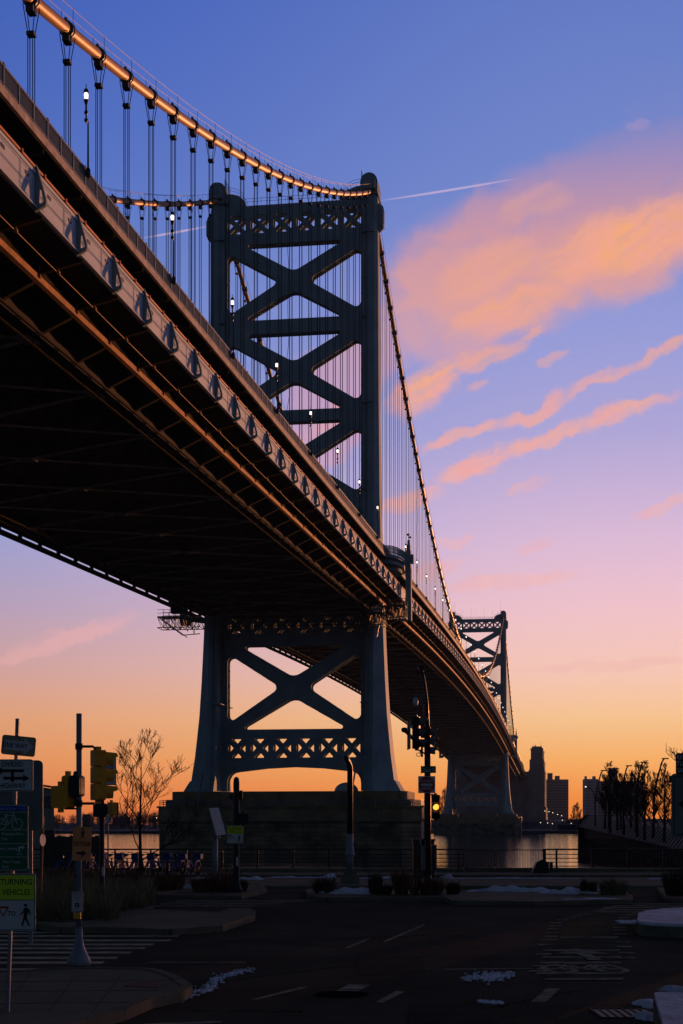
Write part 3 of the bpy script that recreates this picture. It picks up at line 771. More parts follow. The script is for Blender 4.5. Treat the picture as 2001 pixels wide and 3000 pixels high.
# ------------------------------------------------------------------ piers
def bridge_pier(s0, label):
    r = empty('bridge_pier', world(s0, 0, 0), BR.rotation_euler.z, label, 'bridge pier', 'granite bridge piers')
    def oct_(hl_, hd, ch): return [(-hd, -hl_+ch), (-hd+ch, -hl_), (hd-ch, -hl_), (hd, -hl_+ch), (hd, hl_-ch), (hd-ch, hl_), (-hd+ch, hl_), (-hd, hl_-ch)]
    m = MB(); m.prism(oct_(22.9, 9.0, 3), -3, 5.55); m.build('masonry_base', 'granite', r)
    m = MB(); m.prism(oct_(23.4, 9.5, 3.1), 5.55, 5.95); m.prism(oct_(23.0, 9.1, 3), 5.95, 7.9); m.prism(oct_(23.3, 9.4, 3.1), 7.9, 8.2)
    for k in (-16, -13, 13, 16, 19): m.box((-9.2, k, 6.9), (.3, .5, 1.9))
    m.build('cornice', 'graniteplain', r)
    m = MB()
    for sg in (-1, 1):
        c = sg*15.6
        m.prism([(x, y+c) for x, y in rounded([(-8.2, -6), (8.2, -6), (8.2, 6), (-8.2, 6)], 2.5, 5)], 8.2, 9.3)
        m.prism([(x, y+c) for x, y in rounded([(-8, -5), (8, -5), (8, 5), (-8, 5)], 2.5, 5)], 9.3, 10.7)
    m.box((0, 0, 9.5), (9, 20, 2.55)); m.build('plinth', 'graniteplain', r)
    m = MB(); o = oct_(22.8, 8.9, 3)
    for i in range(8):
        a = Vector(o[i]); b = Vector(o[(i+1) % 8]); L = (b-a).length; n = max(1, round(L/2.2))
        for z in (8.55, 8.85, 9.2): m.bar((*a, z), (*b, z), .06)
        for k in range(n): p = a.lerp(b, k/n); m.box((p.x, p.y, 8.7), (.12, .12, 1.0)); p2 = a.lerp(b, (k+.35)/n); m.box((p2.x, p2.y, 8.85), (.05, .05, .7))
    m.build('railing', 'rail', r)
    if s0 < 10:
        m = MB(); m.lathe((-3, -9.6, 10.7), [(2.1*math.cos(R(a)), 1.6*math.sin(R(a))) for a in range(0, 90, 12)], 16); m.build('white_dome', 'signwhite', r, True)
    for sg in (1, -1): m = MB(); m.bar((-8.6, sg*13.2+1.2, 14.2), (-9.4, sg*13.2+2.0 if sg > 0 else sg*13.2+2.2, 8.4), .22); m.build('drain_pipe', 'rail', r)
bridge_pier(0, 'massive stepped granite pier carrying the near bridge tower')
bridge_pier(SPAN, 'granite pier carrying the far bridge tower by the opposite bank')

# ------------------------------------------------------------------ far anchorage
r = empty('bridge_anchorage', world(SEND-2, 0, 0), BR.rotation_euler.z, 'tall stone anchorage with tapering pylons at the far end of the bridge', 'anchorage')
m = MB(); m.box((22, 0, 20), (46, 44, 42)); m.build('masonry_body', 'anchorstone', r)
for sg in (-1, 1):
    for x in (0, 40):
        m = MB(); c = sg*26.2
        m.box((x, c, 8), (14, 12.5, 18)); m.box((x, c, 29), (12.4, 11, 26)); m.box((x, c, 45), (11, 9.8, 8)); m.box((x, c, 52), (9.4, 8.2, 7)); m.box((x, c, 56), (9.9, 8.7, 1)); m.box((x, c, 57), (8, 6.8, 1.6))
        for a in (-1, 1):
            m.box((x-6.4, c+a*3.6, 22), (.8, 1.8, 36)); m.box((x-5.7, c+a*2.6, 45), (.8, 1.2, 8))
        for a in (-2.2, 0, 2.2): m.box((x-4.75, c+a, 52), (.25, 1.0, 4))
        o = m.build('pylon', 'anchorstone', r)
        m = MB(); m.bar((x, c-2.5, 57.8), (x, c-2.5, 61.5), .15); m.bar((x, c+2.6, 57.8), (x, c+2.6, 60.5), .15); m.box((x, c+1, 58.3), (1, 1, 1)); m.build('antenna', 'rail', o)

# ================================================================== SETTING
def struct(o, name=None): o['kind'] = 'structure'; return o
QY = 72.6                                   # river edge
m = MB(); m.add([(-600, -60, ST), (600, -60, ST), (600, QY, ST), (-600, QY, ST), (600, QY, -3), (-600, QY, -3)], [(0, 1, 2, 3), (3, 2, 4, 5)])
struct(m.build('road', 'asphalt'))
def watermat():
    m = bpy.data.materials.new('river_water'); m.use_nodes = True; t = m.node_tree; b = t.nodes['Principled BSDF']
    b.inputs['Base Color'].default_value = (.012, .016, .02, 1); b.inputs['Roughness'].default_value = .05; b.inputs['IOR'].default_value = 1.42
    b.inputs['Specular IOR Level'].default_value = .5
    c = t.nodes.new('ShaderNodeTexCoord'); pv = None
    for sx, sy, sc_, st_, d in ((1.0, .26, .6, .34, .2), (1, .35, .16, .13, .5)):
        mp = t.nodes.new('ShaderNodeMapping'); mp.inputs['Scale'].default_value = (sy, sx, 1); t.links.new(c.outputs['Object'], mp.inputs[0])
        n = t.nodes.new('ShaderNodeTexNoise'); n.inputs['Scale'].default_value = sc_; n.inputs['Detail'].default_value = 5; n.inputs['Roughness'].default_value = .6
        t.links.new(mp.outputs[0], n.inputs['Vector'])
        bp = t.nodes.new('ShaderNodeBump'); bp.inputs['Strength'].default_value = st_; bp.inputs['Distance'].default_value = d
        t.links.new(n.outputs[0], bp.inputs['Height'])
        if pv: t.links.new(pv.outputs[0], bp.inputs['Normal'])
        pv = bp
    t.links.new(pv.outputs[0], b.inputs['Normal']); return m
m = MB(); m.add([(-1100, QY-.5, 0), (1100, QY-.5, 0), (1100, 900, 0), (-1100, 900, 0)], [(0, 1, 2, 3)]); struct(m.build('river', watermat()))
m = MB()
def shore(X): return 835+6*math.sin(X*.02)+3*math.sin(X*.057)
xs_ = [-1100, -600]+list(range(-400, 420, 20))+[600, 1100]
vs = []; fs = []
for x in xs_: y = shore(x) if abs(x) < 500 else 840; vs += [(x, y, -1), (x, y+2, 1.4), (x, y+60, 2.2), (x, 2000, 3.0)]
for i in range(len(xs_)-1):
    for k in range(3): fs.append((i*4+k, i*4+4+k, i*4+5+k, i*4+1+k))
m.add(vs, fs); struct(m.build('far_bank_ground', 'farland'))

m = MB(); hv = []; hx = list(range(-1100, 1101, 50))  # unseen ridge added to keep the low sun off the street and pier
for x in hx:
    z = 7+2.2*math.sin(x*.011)+1.2*math.sin(x*.031+1)
    z += 11*max(0, min(1, (x-260)/150))
    hv += [(x, 965, 1.5), (x, 1000, z*.8), (x, 1050, z), (x, 1200, 1.5)]
m.add(hv, [(i*4+k, i*4+4+k, i*4+5+k, i*4+1+k) for i in range(len(hx)-1) for k in range(3)]); struct(m.build('sun_block_ridge', 'farland', smooth=True))
def slab(name, pts, h, top, side=None, h0=0.0, raw=False, kind='structure'):
    P_ = [tuple((p if raw else G(*p, h))[:2]) for p in pts]
    m = MB(); m.prism(P_, ST+h0-.05, ST+h)
    o = m.build(name, top)
    if side:                                   # kerb ring: a real raised edge stone
        k = MB(); n = len(P_); c = Vector((sum(p[0] for p in P_)/n, sum(p[1] for p in P_)/n))
        for i in range(n):
            a = Vector((*P_[i], 0)); b = Vector((*P_[(i+1) % n], 0)); k.bar((a.x, a.y, ST+h/2+.004), (b.x, b.y, ST+h/2+.004), .17, h+.006)
        ko = k.build('kerb', side); ko['kind'] = kind
    if kind: o['kind'] = kind
    return o
# promenade along the river, quay edge
slab('promenade', [(-80, 66.5), (80, 66.5), (80, QY+.1), (-80, QY+.1)], .14, 'concrete', None, raw=True)
slab('promenade_kerb', [(-80, 66.2), (80, 66.2), (80, 66.5), (-80, 66.5)], .17, 'kerb', None, raw=True)
slab('quay_edge', [(-80, 71.2), (80, 71.2), (80, QY+.15), (-80, QY+.15)], .30, 'kerb', None, raw=True)
slab('pavement', [(-80, 56.3), (80, 56.3), (80, 65.0), (-80, 65.0)], .10, 'concrete', None, raw=True)
# planted median with its kerb
slab('pavement_island', [(-60, 2658), (300, 2658), (647, 2673), (682, 2661), (717, 2661), (739, 2668), (737, 2682), (690, 2696), (640, 2712), (497, 2722), (300, 2716), (184, 2716), (107, 2703), (-60, 2700)], .14, 'concrete', 'kerb')
slab('planting_strip', [(426, 2588), (760, 2590), (775, 2606), (700, 2624), (430, 2622), (-60, 2622), (-60, 2588)], .12, 'soil', 'kerb')
slab('planting_strip', [(905, 2604), (1290, 2604), (1320, 2608), (1320, 2628), (1150, 2629), (960, 2629), (905, 2622)], .12, 'soil', 'kerb')
slab('pavement_island', [(1290, 2618), (1420, 2612), (1600, 2616), (1800, 2616), (1846, 2622), (1846, 2636), (1560, 2641), (1330, 2638)], .13, 'concrete', 'kerb')
slab('planting_strip', [(1690, 2604), (1830, 2604), (1842, 2618), (1690, 2622)], .15, 'soil')
slab('planting_strip', [(1930, 2600), (2140, 2600), (2140, 2630), (1960, 2632)], .12, 'soil', 'kerb')
# near pavement corner
cor = [(-400, 2846), (60, 2846), (170, 2836), (440, 2838), (500, 2858), (548, 2888), (522, 2906), (430, 2925), (350, 2958), (120, 3020), (-200, 3120), (-400, 3120)]
CP = [tuple(G(*p, .13)[:2]) for p in cor]
m = MB(); m.prism(rounded(CP, .5, 4), ST-.05, ST+.13); struct(m.build('pavement_corner', 'concrete'))
k = MB(); rc = rounded(CP, .5, 4)
for a, b in zip(rc[:-1], rc[1:]): k.bar((*a, ST+.07), (*b, ST+.07), .16, .146)
struct(k.build('kerb', 'kerb'))
jt = MB()
for y in (2876, 2905, 2940): a = G(-60, y, .1345); b = G(540-(y-2876)*2.3, y-4, .1345); jt.bar(a, b, .015, .004)
for x in (60, 200, 330): a = G(x+30, 2850, .1345); b = G(x-60, 2965, .1345); jt.bar(a, b, .015, .004)
struct(jt.build('pavement_joints', 'soil'))
slab('tactile_paving', [(362, 2888), (400, 2874), (470, 2873), (498, 2880), (460, 2893)], .139, 'brickpave', None, .13)
slab('planting_bed', [(-80, 2580), (425, 2580), (440, 2620), (452, 2650), (345, 2683), (184, 2700), (100, 2692), (-80, 2690)], .165, 'soil', None)

# painted markings: sheets 4 mm above the road
def stripes(name, quads, m_='paint', h=.006):
    m = MB()
    for q in quads: P_ = [G(*p, h) for p in q]; m.add(P_, [tuple(range(len(P_)))])
    o = m.build(name, m_); o['kind'] = 'structure'; return o
qs = []
for (x, y) in ((551, 2732), (520, 2742), (496, 2755), (444, 2767), (421, 2778), (381, 2790.5), (339, 2806), (299, 2820), (175, 2841)):
    h = (y-HY)**2/10481*.22; qs.append([(-120, y-h), (x+8, y-h), (x, y+h), (-120, y+h)])
stripes('crosswalk_marking', qs, 'paint_bright')
qs = []
for i, y in enumerate((2637.5, 2642.5, 2648, 2654)):
    h = (y-HY)**2/10481*.2; qs.append([(520-22*i, y-h), (980-70*i, y-h), (930-70*i, y+h), (510-22*i, y+h)])
stripes('crosswalk_marking', qs)
lft = [(1650, 2695), (1634, 2703), (1631, 2712), (1626, 2721), (1621, 2732), (1616, 2743), (1610, 2753), (1602, 2768), (1594, 2795), (1586, 2829), (1578, 2845)]
rgt = [(1830, 2688), (1819, 2697), (1815, 2707), (1817, 2717), (1819, 2724), (1820, 2736), (1827, 2759), (1832, 2773), (1838, 2791), (1840, 2806)]
cv = [(1672, 2689), (1690, 2684), (1712, 2678), (1738, 2672), (1758, 2667), (1775, 2662), (1790, 2657)]
cw = [(1838, 2682), (1852, 2678), (1870, 2673)]
qs = []
for L_, w in ((lft, 34), (rgt, 34), (cv, 36), (cw, 34)):
    for (x, y) in L_:
        h = (y-HY)**2/10481*.135; s = (y-HY)/290; qs.append([(x-w*s/2-3, y-h), (x+w*s/2, y-h), (x+w*s/2-3, y+h), (x-w*s/2-6, y+h)])
for x0, x1, y in ((1590, 1815, 2784), (1588, 1818, 2804), (1578, 1820, 2820), (1572, 1822, 2838), (1568, 1824, 2851), (1594, 1824, 2868), (1640, 1810, 2746)):
    h = (y-HY)**2/10481*.13; qs.append([(x0+4, y-h), (x1, y-h-1), (x1+1, y+h), (x0, y+h)])
for y, x0, x1 in ((2654, 1790, 2040), (2659, 1770, 2040), (2648, 1810, 2060), (2665, 1760, 1930), (2671, 1735, 1900)):
    qs.append([(x0, y-1.2), (x1, y-1.2), (x1, y+1.2), (x0-8, y+1.2)])
stripes('crosswalk_marking', qs, h=.010)
stripes('green_bike_lane', [[(1668, 2690), (1800, 2660), (1880, 2664), (1826, 2690), (1812, 2720), (1826, 2790), (1822, 2868), (1575, 2868), (1610, 2790)]], 'green_paint', .005)
# bicycle symbol on the lane
m = MB(); c = G(1711, 2838, .016)
for sx in (-.42, .42):
    n = 20; o = len(m.v)
    for k in range(n): t = 2*math.pi*k/n; m.v += [(c.x+sx+.30*math.cos(t), c.y+.75*math.sin(t), c.z), (c.x+sx+.19*math.cos(t), c.y+.5*math.sin(t), c.z)]
    for k in range(n): j = (k+1) % n; m.f.append((o+2*k, o+2*j, o+2*j+1, o+2*k+1))
for a, b in (((-.42, 0), (-.15, .9)), ((-.15, .9), (.3, .9)), ((.3, .9), (-.05, 0)), ((-.05, 0), (-.2, 1.2)), ((.42, 0), (.25, 1.2))): m.bar((c.x+a[0], c.y+a[1], c.z), (c.x+b[0], c.y+b[1], c.z), .08, .002)
c2 = G(1711, 2795, .016); m.add([(c2.x-.12, c2.y-1.2, c2.z), (c2.x+.12, c2.y-1.2, c2.z), (c2.x+.12, c2.y+.1, c2.z), (c2.x+.5, c2.y+.1, c2.z), (c2.x, c2.y+1.2, c2.z), (c2.x-.5, c2.y+.1, c2.z), (c2.x-.12, c2.y+.1, c2.z)], [(0, 1, 2, 3, 4, 5, 6)])
struct(m.build('bike_symbol_marking', 'paint'))
stripes('lane_marking', [[(735, 2928), (755, 2928), (905, 2892), (880, 2891)], [(975, 2908), (1040, 2908), (1085, 2885), (1020, 2884)], [(1100, 2935), (1120, 2938), (1185, 2905), (1160, 2903)],
                         [(1555, 2935), (1600, 2935), (1640, 2895), (1600, 2895)], [(1480, 2620), (1482, 2620), (1482, 2621), (1480, 2621)],
                         [(430, 2818), (720, 2818), (720, 2820), (430, 2820)], [(1300, 2838), (1560, 2836), (1560, 2838), (1300, 2841)], [(1330, 2646), (1420, 2646), (1400, 2649), (1320, 2652)],
                         [(1010, 2776), (1080, 2748), (1086, 2749), (1020, 2778)], [(1120, 2758), (1240, 2708), (1246, 2709), (1130, 2760)], [(420, 2999), (650, 2990), (650, 2996), (420, 3006)]], h=.006)
m = MB(); rnd = random.Random(12)
def crack(x0, y0, x1, y1, w=.02, n=16, j=.10):
    a = G(x0, y0, .003); b = G(x1, y1, .003); p = a
    for k in range(1, n+1):
        q = a.lerp(b, k/n)+Vector((rnd.gauss(0, j), rnd.gauss(0, j), 0)); m.bar(p, q, w*rnd.uniform(.6, 1.5), .003); p = q
for c_ in ((600, 2760, 1180, 2745), (1180, 2745, 1560, 2700), (700, 2870, 1250, 2800), (560, 2960, 900, 2965), (1250, 2990, 1700, 2900)): crack(*c_, w=.011, n=34, j=.05)
struct(m.build('road_cracks', 'tar'))
stripes('road_patches', [[(1050, 2800), (1230, 2798), (1250, 2850), (1040, 2856)], [(1200, 2940), (1420, 2934), (1450, 2996), (1190, 3010)]], 'asphalt_patch', .0045)
# manhole
m = MB(); c = G(1000, 2913, .006); m.lathe((c.x, c.y, c.z), [(.38, 0), (.38, .008), (.33, .008), (.33, .004), (.0, .004)], 24)
for k in range(-3, 4): m.box((c.x+k*.09, c.y, c.z+.008), (.03, .5, .006))
tag(m.build('manhole_cover', 'tar'), 'round iron manhole cover set in the road between the painted lane dashes', 'manhole cover')

# snow ----------------------------------------------------------------
def snow(name, cx, cy, L, Wd, h, label, seed, base=.0, n=28):
    rnd = random.Random(seed); c = G(cx, cy, base); m = MB(); ny = 12; vs = []; fs = []
    ph = [rnd.uniform(0, 6.28) for _ in range(8)]
    for j in range(ny+1):
        rr = j/ny
        for i in range(n):
            t = 2*math.pi*i/n; e = 1+.22*math.sin(3*t+ph[0])+.16*math.sin(5*t+ph[1])+.1*math.sin(9*t+ph[2])+.06*math.sin(14*t+ph[3])
            x = L/2*rr*e*math.cos(t); y = Wd/2*rr*e*math.sin(t)
            z = h*max(0, 1-rr**2)*(.65+.35*math.sin(x*3+ph[4])*math.cos(y*5+ph[5])+.22*math.sin(x*9+ph[6]))-.01*(j == ny)
            vs.append((c.x+x, c.y+y, c.z+max(z, -.01)))
    for j in range(ny):
        for i in range(n): fs.append((j*n+i, j*n+(i+1) % n, (j+1)*n+(i+1) % n, (j+1)*n+i))
    m.add(vs, fs); o = m.build(name, 'snow', smooth=True)
    return tag(o, label, 'snow') if label else struct(o)
def snow_bits(path, wdt, n, label, seed, sz=.16):
    rnd = random.Random(seed); m = MB(); P_ = [G(*p, .004) for p in path]
    for _ in range(n):
        f = rnd.random()*(len(P_)-1); k = int(f); c = P_[k].lerp(P_[min(k+1, len(P_)-1)], f-k); q = rnd.gauss(0, .45)
        c = c+Vector((rnd.gauss(0, .3)*wdt*.5, q*wdt, 0)); a = sz*rnd.uniform(.4, 1.4)*max(.3, 1-abs(q)); b = a*rnd.uniform(.7, 1.6); h = rnd.uniform(.006, .02); nn = 9; ph = rnd.uniform(0, 6)
        ring = [(c.x+a*(1+.3*math.sin(3*t+ph))*math.cos(t), c.y+b*(1+.3*math.sin(2*t+ph))*math.sin(t)) for t in [2*math.pi*u/nn for u in range(nn)]]
        m.add([(x, y, c.z-.002) for x, y in ring]+[(c.x+(x-c.x)*.6, c.y+(y-c.y)*.6, c.z+h) for x, y in ring]+[(c.x, c.y, c.z+h*1.2)], [(u, (u+1) % nn, nn+(u+1) % nn, nn+u) for u in range(nn)]+[(nn+u, nn+(u+1) % nn, 2*nn) for u in range(nn)])
    return tag(m.build('snow_patch', 'snow', smooth=True), label, 'snow', kind='stuff')
snow_bits([(1400, 2868), (1470, 2852)], .75, 170, 'flat snow patch on the road left of the bike lane symbol', 1, .06)
snow_bits([(1405, 2935), (1470, 2938)], .2, 90, 'thin snow patch on the road just below the bigger patch', 2, .04)
snow_bits([(500, 2935), (560, 2912), (610, 2898), (628, 2868), (680, 2852), (735, 2840)], .45, 340, 'streak of thin snow on the road beside the corner kerb', 3, .03)
for i, (x, y, L, w, h, lb) in enumerate(((735, 2576, 1.0, .5, .22, 'lumpy snow heap behind the dark post with the yield sign'), (965, 2570, .5, .4, .28, 'round white snow mound at the kerb left of the bent lamp post'),
        (1030, 2617, 2.2, 1.2, .22, 'flat snow bank at the foot of the bent lamp post'), (1110, 2573, 2.2, .5, .10, 'low snow strip along the kerb right of the bent lamp post'),
        (1310, 2570, .5, .5, .22, 'small snow lump below the riverside railing near the signal mast'), (1492, 2611, 3.2, .5, .22, 'long snow ridge on the island before the gap in the railing'),
        (1560, 2612, 1.6, .5, .2, 'snow ridge right of the long one on the island'), (1670, 2618, 1.6, 1.6, .25, 'bluish snow patch left of the small shrub on the right island'), (1765, 2612, 1.0, .5, .3, 'snow heap between the two shrubs of the right island'),
        (1735, 2634, 1.9, .8, .05, 'flat snow spread over the kerb at the right island'), (1960, 2575, 1.6, .5, .12, 'snow strip below the railing at the far right'), (560, 2602, .9, .5, .15, 'snow bit between the russet grass clumps'),
        (620, 2573, 1.6, .4, .12, 'snow strip behind the clump at the solar sign'), (880, 2571, 2.4, .3, .08, 'thin snow line along the promenade kerb'), (1500, 2573, 5, .3, .05, 'thin snow line under the barrier gap'),
        (105, 2672, .8, 1.6, .06, 'snow lying on the grass beside the yellow turning sign'), (215, 2632, 1.6, 2.2, .08, 'snow lying on the grass behind the signal pole'), (322, 2620, .5, .8, .07, 'snow spot in the grass right of the signal pole'))):
    snow('snow_patch', x, y, L, w, h, lb, 20+i, .12)
# snow topped islands at the right
isl = [(1864, 2700), (1868, 2682), (1890, 2674), (1940, 2668), (2001, 2665), (2150, 2662), (2300, 2680), (2300, 2712), (2001, 2716), (1900, 2712), (1872, 2708)]
IP = rounded([tuple(G(*p, .24)[:2]) for p in isl], .4, 4)
m = MB(); m.prism(IP, ST-.05, ST+.24); struct(m.build('traffic_island', 'kerb'))
cx = sum(p[0] for p in IP)/len(IP); cy = sum(p[1] for p in IP)/len(IP)
m = MB(); m.prism([(cx+(x-cx)*.985, cy+(y-cy)*.985) for x, y in IP], ST+.24, ST+.30); tag(m.build('snow_cover', 'snow'), 'smooth blue-white snow capping the round traffic island at right', 'snow')
snow('snow_patch', 1845, 2702, .7, 1.0, .1, 'snow lump at the rim of the round traffic island', 51)
blk = [(1912, 2920), (2001, 2920), (2200, 2920), (2200, 3100), (1960, 3100), (1932, 2990)]
BP = rounded([tuple(G(*p, .28)[:2]) for p in blk], .12, 3)
m = MB(); m.prism(BP, ST-.05, ST+.28); struct(m.build('kerb_block', 'kerb'))
m = MB(); cx = sum(p[0] for p in BP)/len(BP); cy = sum(p[1] for p in BP)/len(BP); m.prism([(cx+(x-cx)*.97, cy+(y-cy)*.97) for x, y in BP], ST+.28, ST+.345)
tag(m.build('snow_cover', 'snow'), 'snow covering the raised kerb block at the bottom right corner', 'snow')
snow('snow_patch', 1895, 2945, .3, .7, .12, 'small snow lump against the raised kerb block beside the drain', 52)
snow('snow_patch', 1990, 2900, .5, .4, .1, 'snow lump above the raised kerb block at the right edge', 53, .1)
snow('snow_patch', 1905, 2985, .35, .5, .1, 'snow lump between the drain grate and the kerb block', 54)
m = MB(); a = G(1763, 2982, .006); b = G(1890, 2956, .006)
m.box(((a.x+b.x)/2, (a.y+b.y)/2, ST+.004), (b.x-a.x, b.y-a.y, .008)); g0 = m.build('drain_grate', 'signblack'); tag(g0, 'rusty barred storm drain grate in the road at lower right', 'drain')
m = MB()
for k in range(8): x = a.x+(b.x-a.x)*k/7; m.box((x, (a.y+b.y)/2, ST+.014), (.018, b.y-a.y, .014))
for y in (a.y, b.y): m.box(((a.x+b.x)/2, y, ST+.012), (b.x-a.x, .02, .012))
m.build('grate_bars', 'kerb', g0)

# grass and shrubs ------------------------------------------------------
def tuft(mb, x, y, z, h, r, n, rnd, w=.012):
    for _ in range(n):
        a = rnd.uniform(0, 6.283); q = rnd.uniform(.1, 1)**.5; bx = x+math.cos(a)*r*.25*q; by = y+math.sin(a)*r*.25*q
        hh_ = h*rnd.uniform(.5, 1.1); tx = x+math.cos(a)*r*q; ty = y+math.sin(a)*r*q; p = rnd.uniform(0, 3.14); dx, dy = math.cos(p)*w, math.sin(p)*w
        mx_, my, mz = (bx*.6+tx*.4), (by*.6+ty*.4), z+hh_*.62
        mb.add([(bx-dx, by-dy, z), (bx+dx, by+dy, z), (mx_+dx*.8, my+dy*.8, mz), (mx_-dx*.8, my-dy*.8, mz), (tx, ty, z+hh_*rnd.uniform(.75, 1.0))], [(0, 1, 2, 3), (3, 2, 4)])
rnd = random.Random(5); m = MB()
poly_in = lambda px, py: -60 < px < 450
for _ in range(520):
    px = rnd.uniform(-40, 445); py = rnd.uniform(2600, 2695)
    if px > 345 and py > 2683-(px-345)*.33: continue
    if py > 2690 and px < 60: continue
    c = G(px, py, .165); tuft(m, c.x, c.y, c.z, rnd.uniform(.35, .8), .38, 26, rnd, .009)
tag(m.build('winter_grass', 'grass'), kind='stuff')
def clump(px, py, w, h, mtl, label, seed, n=500, name='grass_clump', grp=None, cat='grass clump'):
    rnd = random.Random(seed); c = G(px, py, .12); m = MB()
    for _ in range(7):
        tuft(m, c.x+rnd.uniform(-.3, .3)*w, c.y+rnd.uniform(-.3, .3)*w, c.z, h*rnd.uniform(.7, 1.1), w*.42, n//7, rnd, .011)
    o = m.build(name, mtl); return tag(o, label, cat, grp)
for i, a in enumerate(((60, 2600, 1.6, .9, 'redgrass', 'russet grass clump behind the yellow turning sign'), (165, 2596, 1.6, .8, 'redgrass', 'russet grass clump left of the signal pole below the bikes'), (300, 2598, 1.5, 1.0, 'redgrass', 'russet grass clump in front of the third docked bike'),
        (382, 2598, 1.2, .75, 'redgrass', 'russet grass clump at the foot of the bare tree'), (465, 2608, 1.3, .8, 'redgrass', 'russet grass clump right of the bare tree'), (510, 2606, .9, .6, 'redgrass', 'small russet grass clump below the last docked bikes'),
        (600, 2612, 1.0, .75, 'redgrass', 'russet grass clump just left of the solar sign post'), (650, 2612, 1.2, .9, 'redgrass', 'tall russet grass clump at the foot of the solar sign'), (707, 2612, .6, .5, 'shrub', 'low dark clump right beside the dark signal post'),
        (950, 2616, .95, .7, 'shrub', 'dark spiky clump left of the bent lamp post'), (1098, 2618, .5, .8, 'shrub', 'thin dark clump right of the bent lamp post'), (1135, 2620, .6, .4, 'shrub', 'low dark clump between the thin one and the signal mast'),
        (1195, 2620, 1.1, .95, 'redgrass', 'bushy russet clump at the left of the signal mast'), (1262, 2620, .9, .7, 'redgrass', 'russet clump at the foot of the signal mast'), (1325, 2620, .6, .5, 'shrub', 'small dark clump right of the signal mast'),
        (1712, 2618, .35, .6, 'shrub', 'small twiggy clump left on the right island'), (1735, 2619, .4, .45, 'shrub', 'little clump beside the twiggy one on the right island'), (1800, 2622, 1.1, .65, 'grass', 'wide grass clump at the tip of the right island'),
        (1985, 2622, 1.1, 1.0, 'shrub', 'dark bush at the right edge behind the snowy island'))):
    clump(a[0], a[1], a[2], a[3], a[4], a[5], 60+i)

# bare trees --------------------------------------------------------------
def bare_tree(base, H, spread, seed, label, mtl='bark', levels=5, trunk_r=.09, up=.55, name='bare_tree', grp=None, first=.22, twig=.006, dens=1.0, cat='tree'):
    rnd = random.Random(seed); tr = MB(); cr = MB(); sg = 5
    pts = []; lean = Vector((rnd.uniform(-.03, .03), rnd.uniform(-.03, .03), 1))
    for i in range(9):
        q = i/8; pts.append(Vector((0, 0, 0))+lean*H*q+Vector((math.sin(q*5+seed)*.02*H*.4, math.cos(q*4+seed)*.01*H, 0)))
    tr.tube(pts, [max(twig*1.4, trunk_r*(1-.88*i/8)) for i in range(9)], 8)
    def branch(p, d, L, r, lv):
        n = 4; q = p.copy(); ps = [p.copy()]; dd = d.copy()
        for i in range(n):
            dd = (dd+Vector((rnd.uniform(-.22, .22), rnd.uniform(-.22, .22), rnd.uniform(-.05, .16)*up*2))).normalized(); q = q+dd*L/n; ps.append(q.copy())
        cr.tube(ps, [max(twig*.8, r*(1-.6*i/n)) for i in range(n+1)], 4 if lv < 3 else 3, False)
        if lv <= 1: return
        for i in range(int((3+lv*.5)*dens)+1):
            f = rnd.uniform(.25, 1.0); k = min(n-1, int(f*n)); b = ps[k].lerp(ps[k+1], f*n-k)
            ax = Vector((rnd.uniform(-1, 1), rnd.uniform(-1, 1), rnd.uniform(-.2, 1)*up)).normalized()
            nd = (dd+ax*.95).normalized(); branch(b, nd, L*rnd.uniform(.42, .62), r*.5, lv-1)
    nb = int(12*dens)+2
    for i in range(nb):
        f = first+(1-first)*(i+.5)/nb; k = min(7, int(f*8)); b = pts[k].lerp(pts[k+1], f*8-k)
        a = i*2.4+rnd.uniform(-.4, .4); d = Vector((math.cos(a), math.sin(a), up+f*.9)).normalized()
        branch(b, d, spread*(1.12-f*.75)*rnd.uniform(.8, 1.1), trunk_r*.42*(1.1-f*.8), levels-1)
    r = empty(name, base, 0, label, cat, grp); tr.build('trunk', mtl, r); cr.build('crown', mtl, r); return r
bare_tree(tuple(G(415, 2582, .12)), 5.1, 2.5, 3, 'leafless young tree standing by the riverside railing left of the bridge pier', trunk_r=.085, twig=.008, levels=5, up=.62, dens=.8, first=.12)

# riverside railing ---------------------------------------------------------
def rail_run(x0, x1, first_post, label, step=1.73):
    r = empty('railing', ((x0+x1)/2, QY-.25, ST+.3), 0, label, 'railing', 'riverside railings'); cx = (x0+x1)/2
    m = MB(); m.box((0, 0, .90), (x1-x0, .12, .075)); m.build('top_rail', 'black', r)
    m = MB()
    for z in (.66, .47, .28, .09): m.box((0, 0, z), (x1-x0, .045, .04))
    m.build('lower_rails', 'black', r)
    x = first_post; n = 0
    while x < x1 and n < 95:
        m = MB(); m.box((x-cx, 0, .43), (.085, .11, .86)); m.box((x-cx, 0, .015), (.18, .18, .03)); m.build('rail_post', 'black', r); x += step; n += 1
    return r
Y = QY-.25
rail_run(Xat(85, Y), Xat(1358, Y), Xat(128, Y), 'long dark pipe railing on the quay in front of the near bridge pier')
rail_run(Xat(1597, Y), Xat(2300, Y), Xat(1630, Y), 'dark pipe railing on the quay right of the gap, in front of the timber pier')
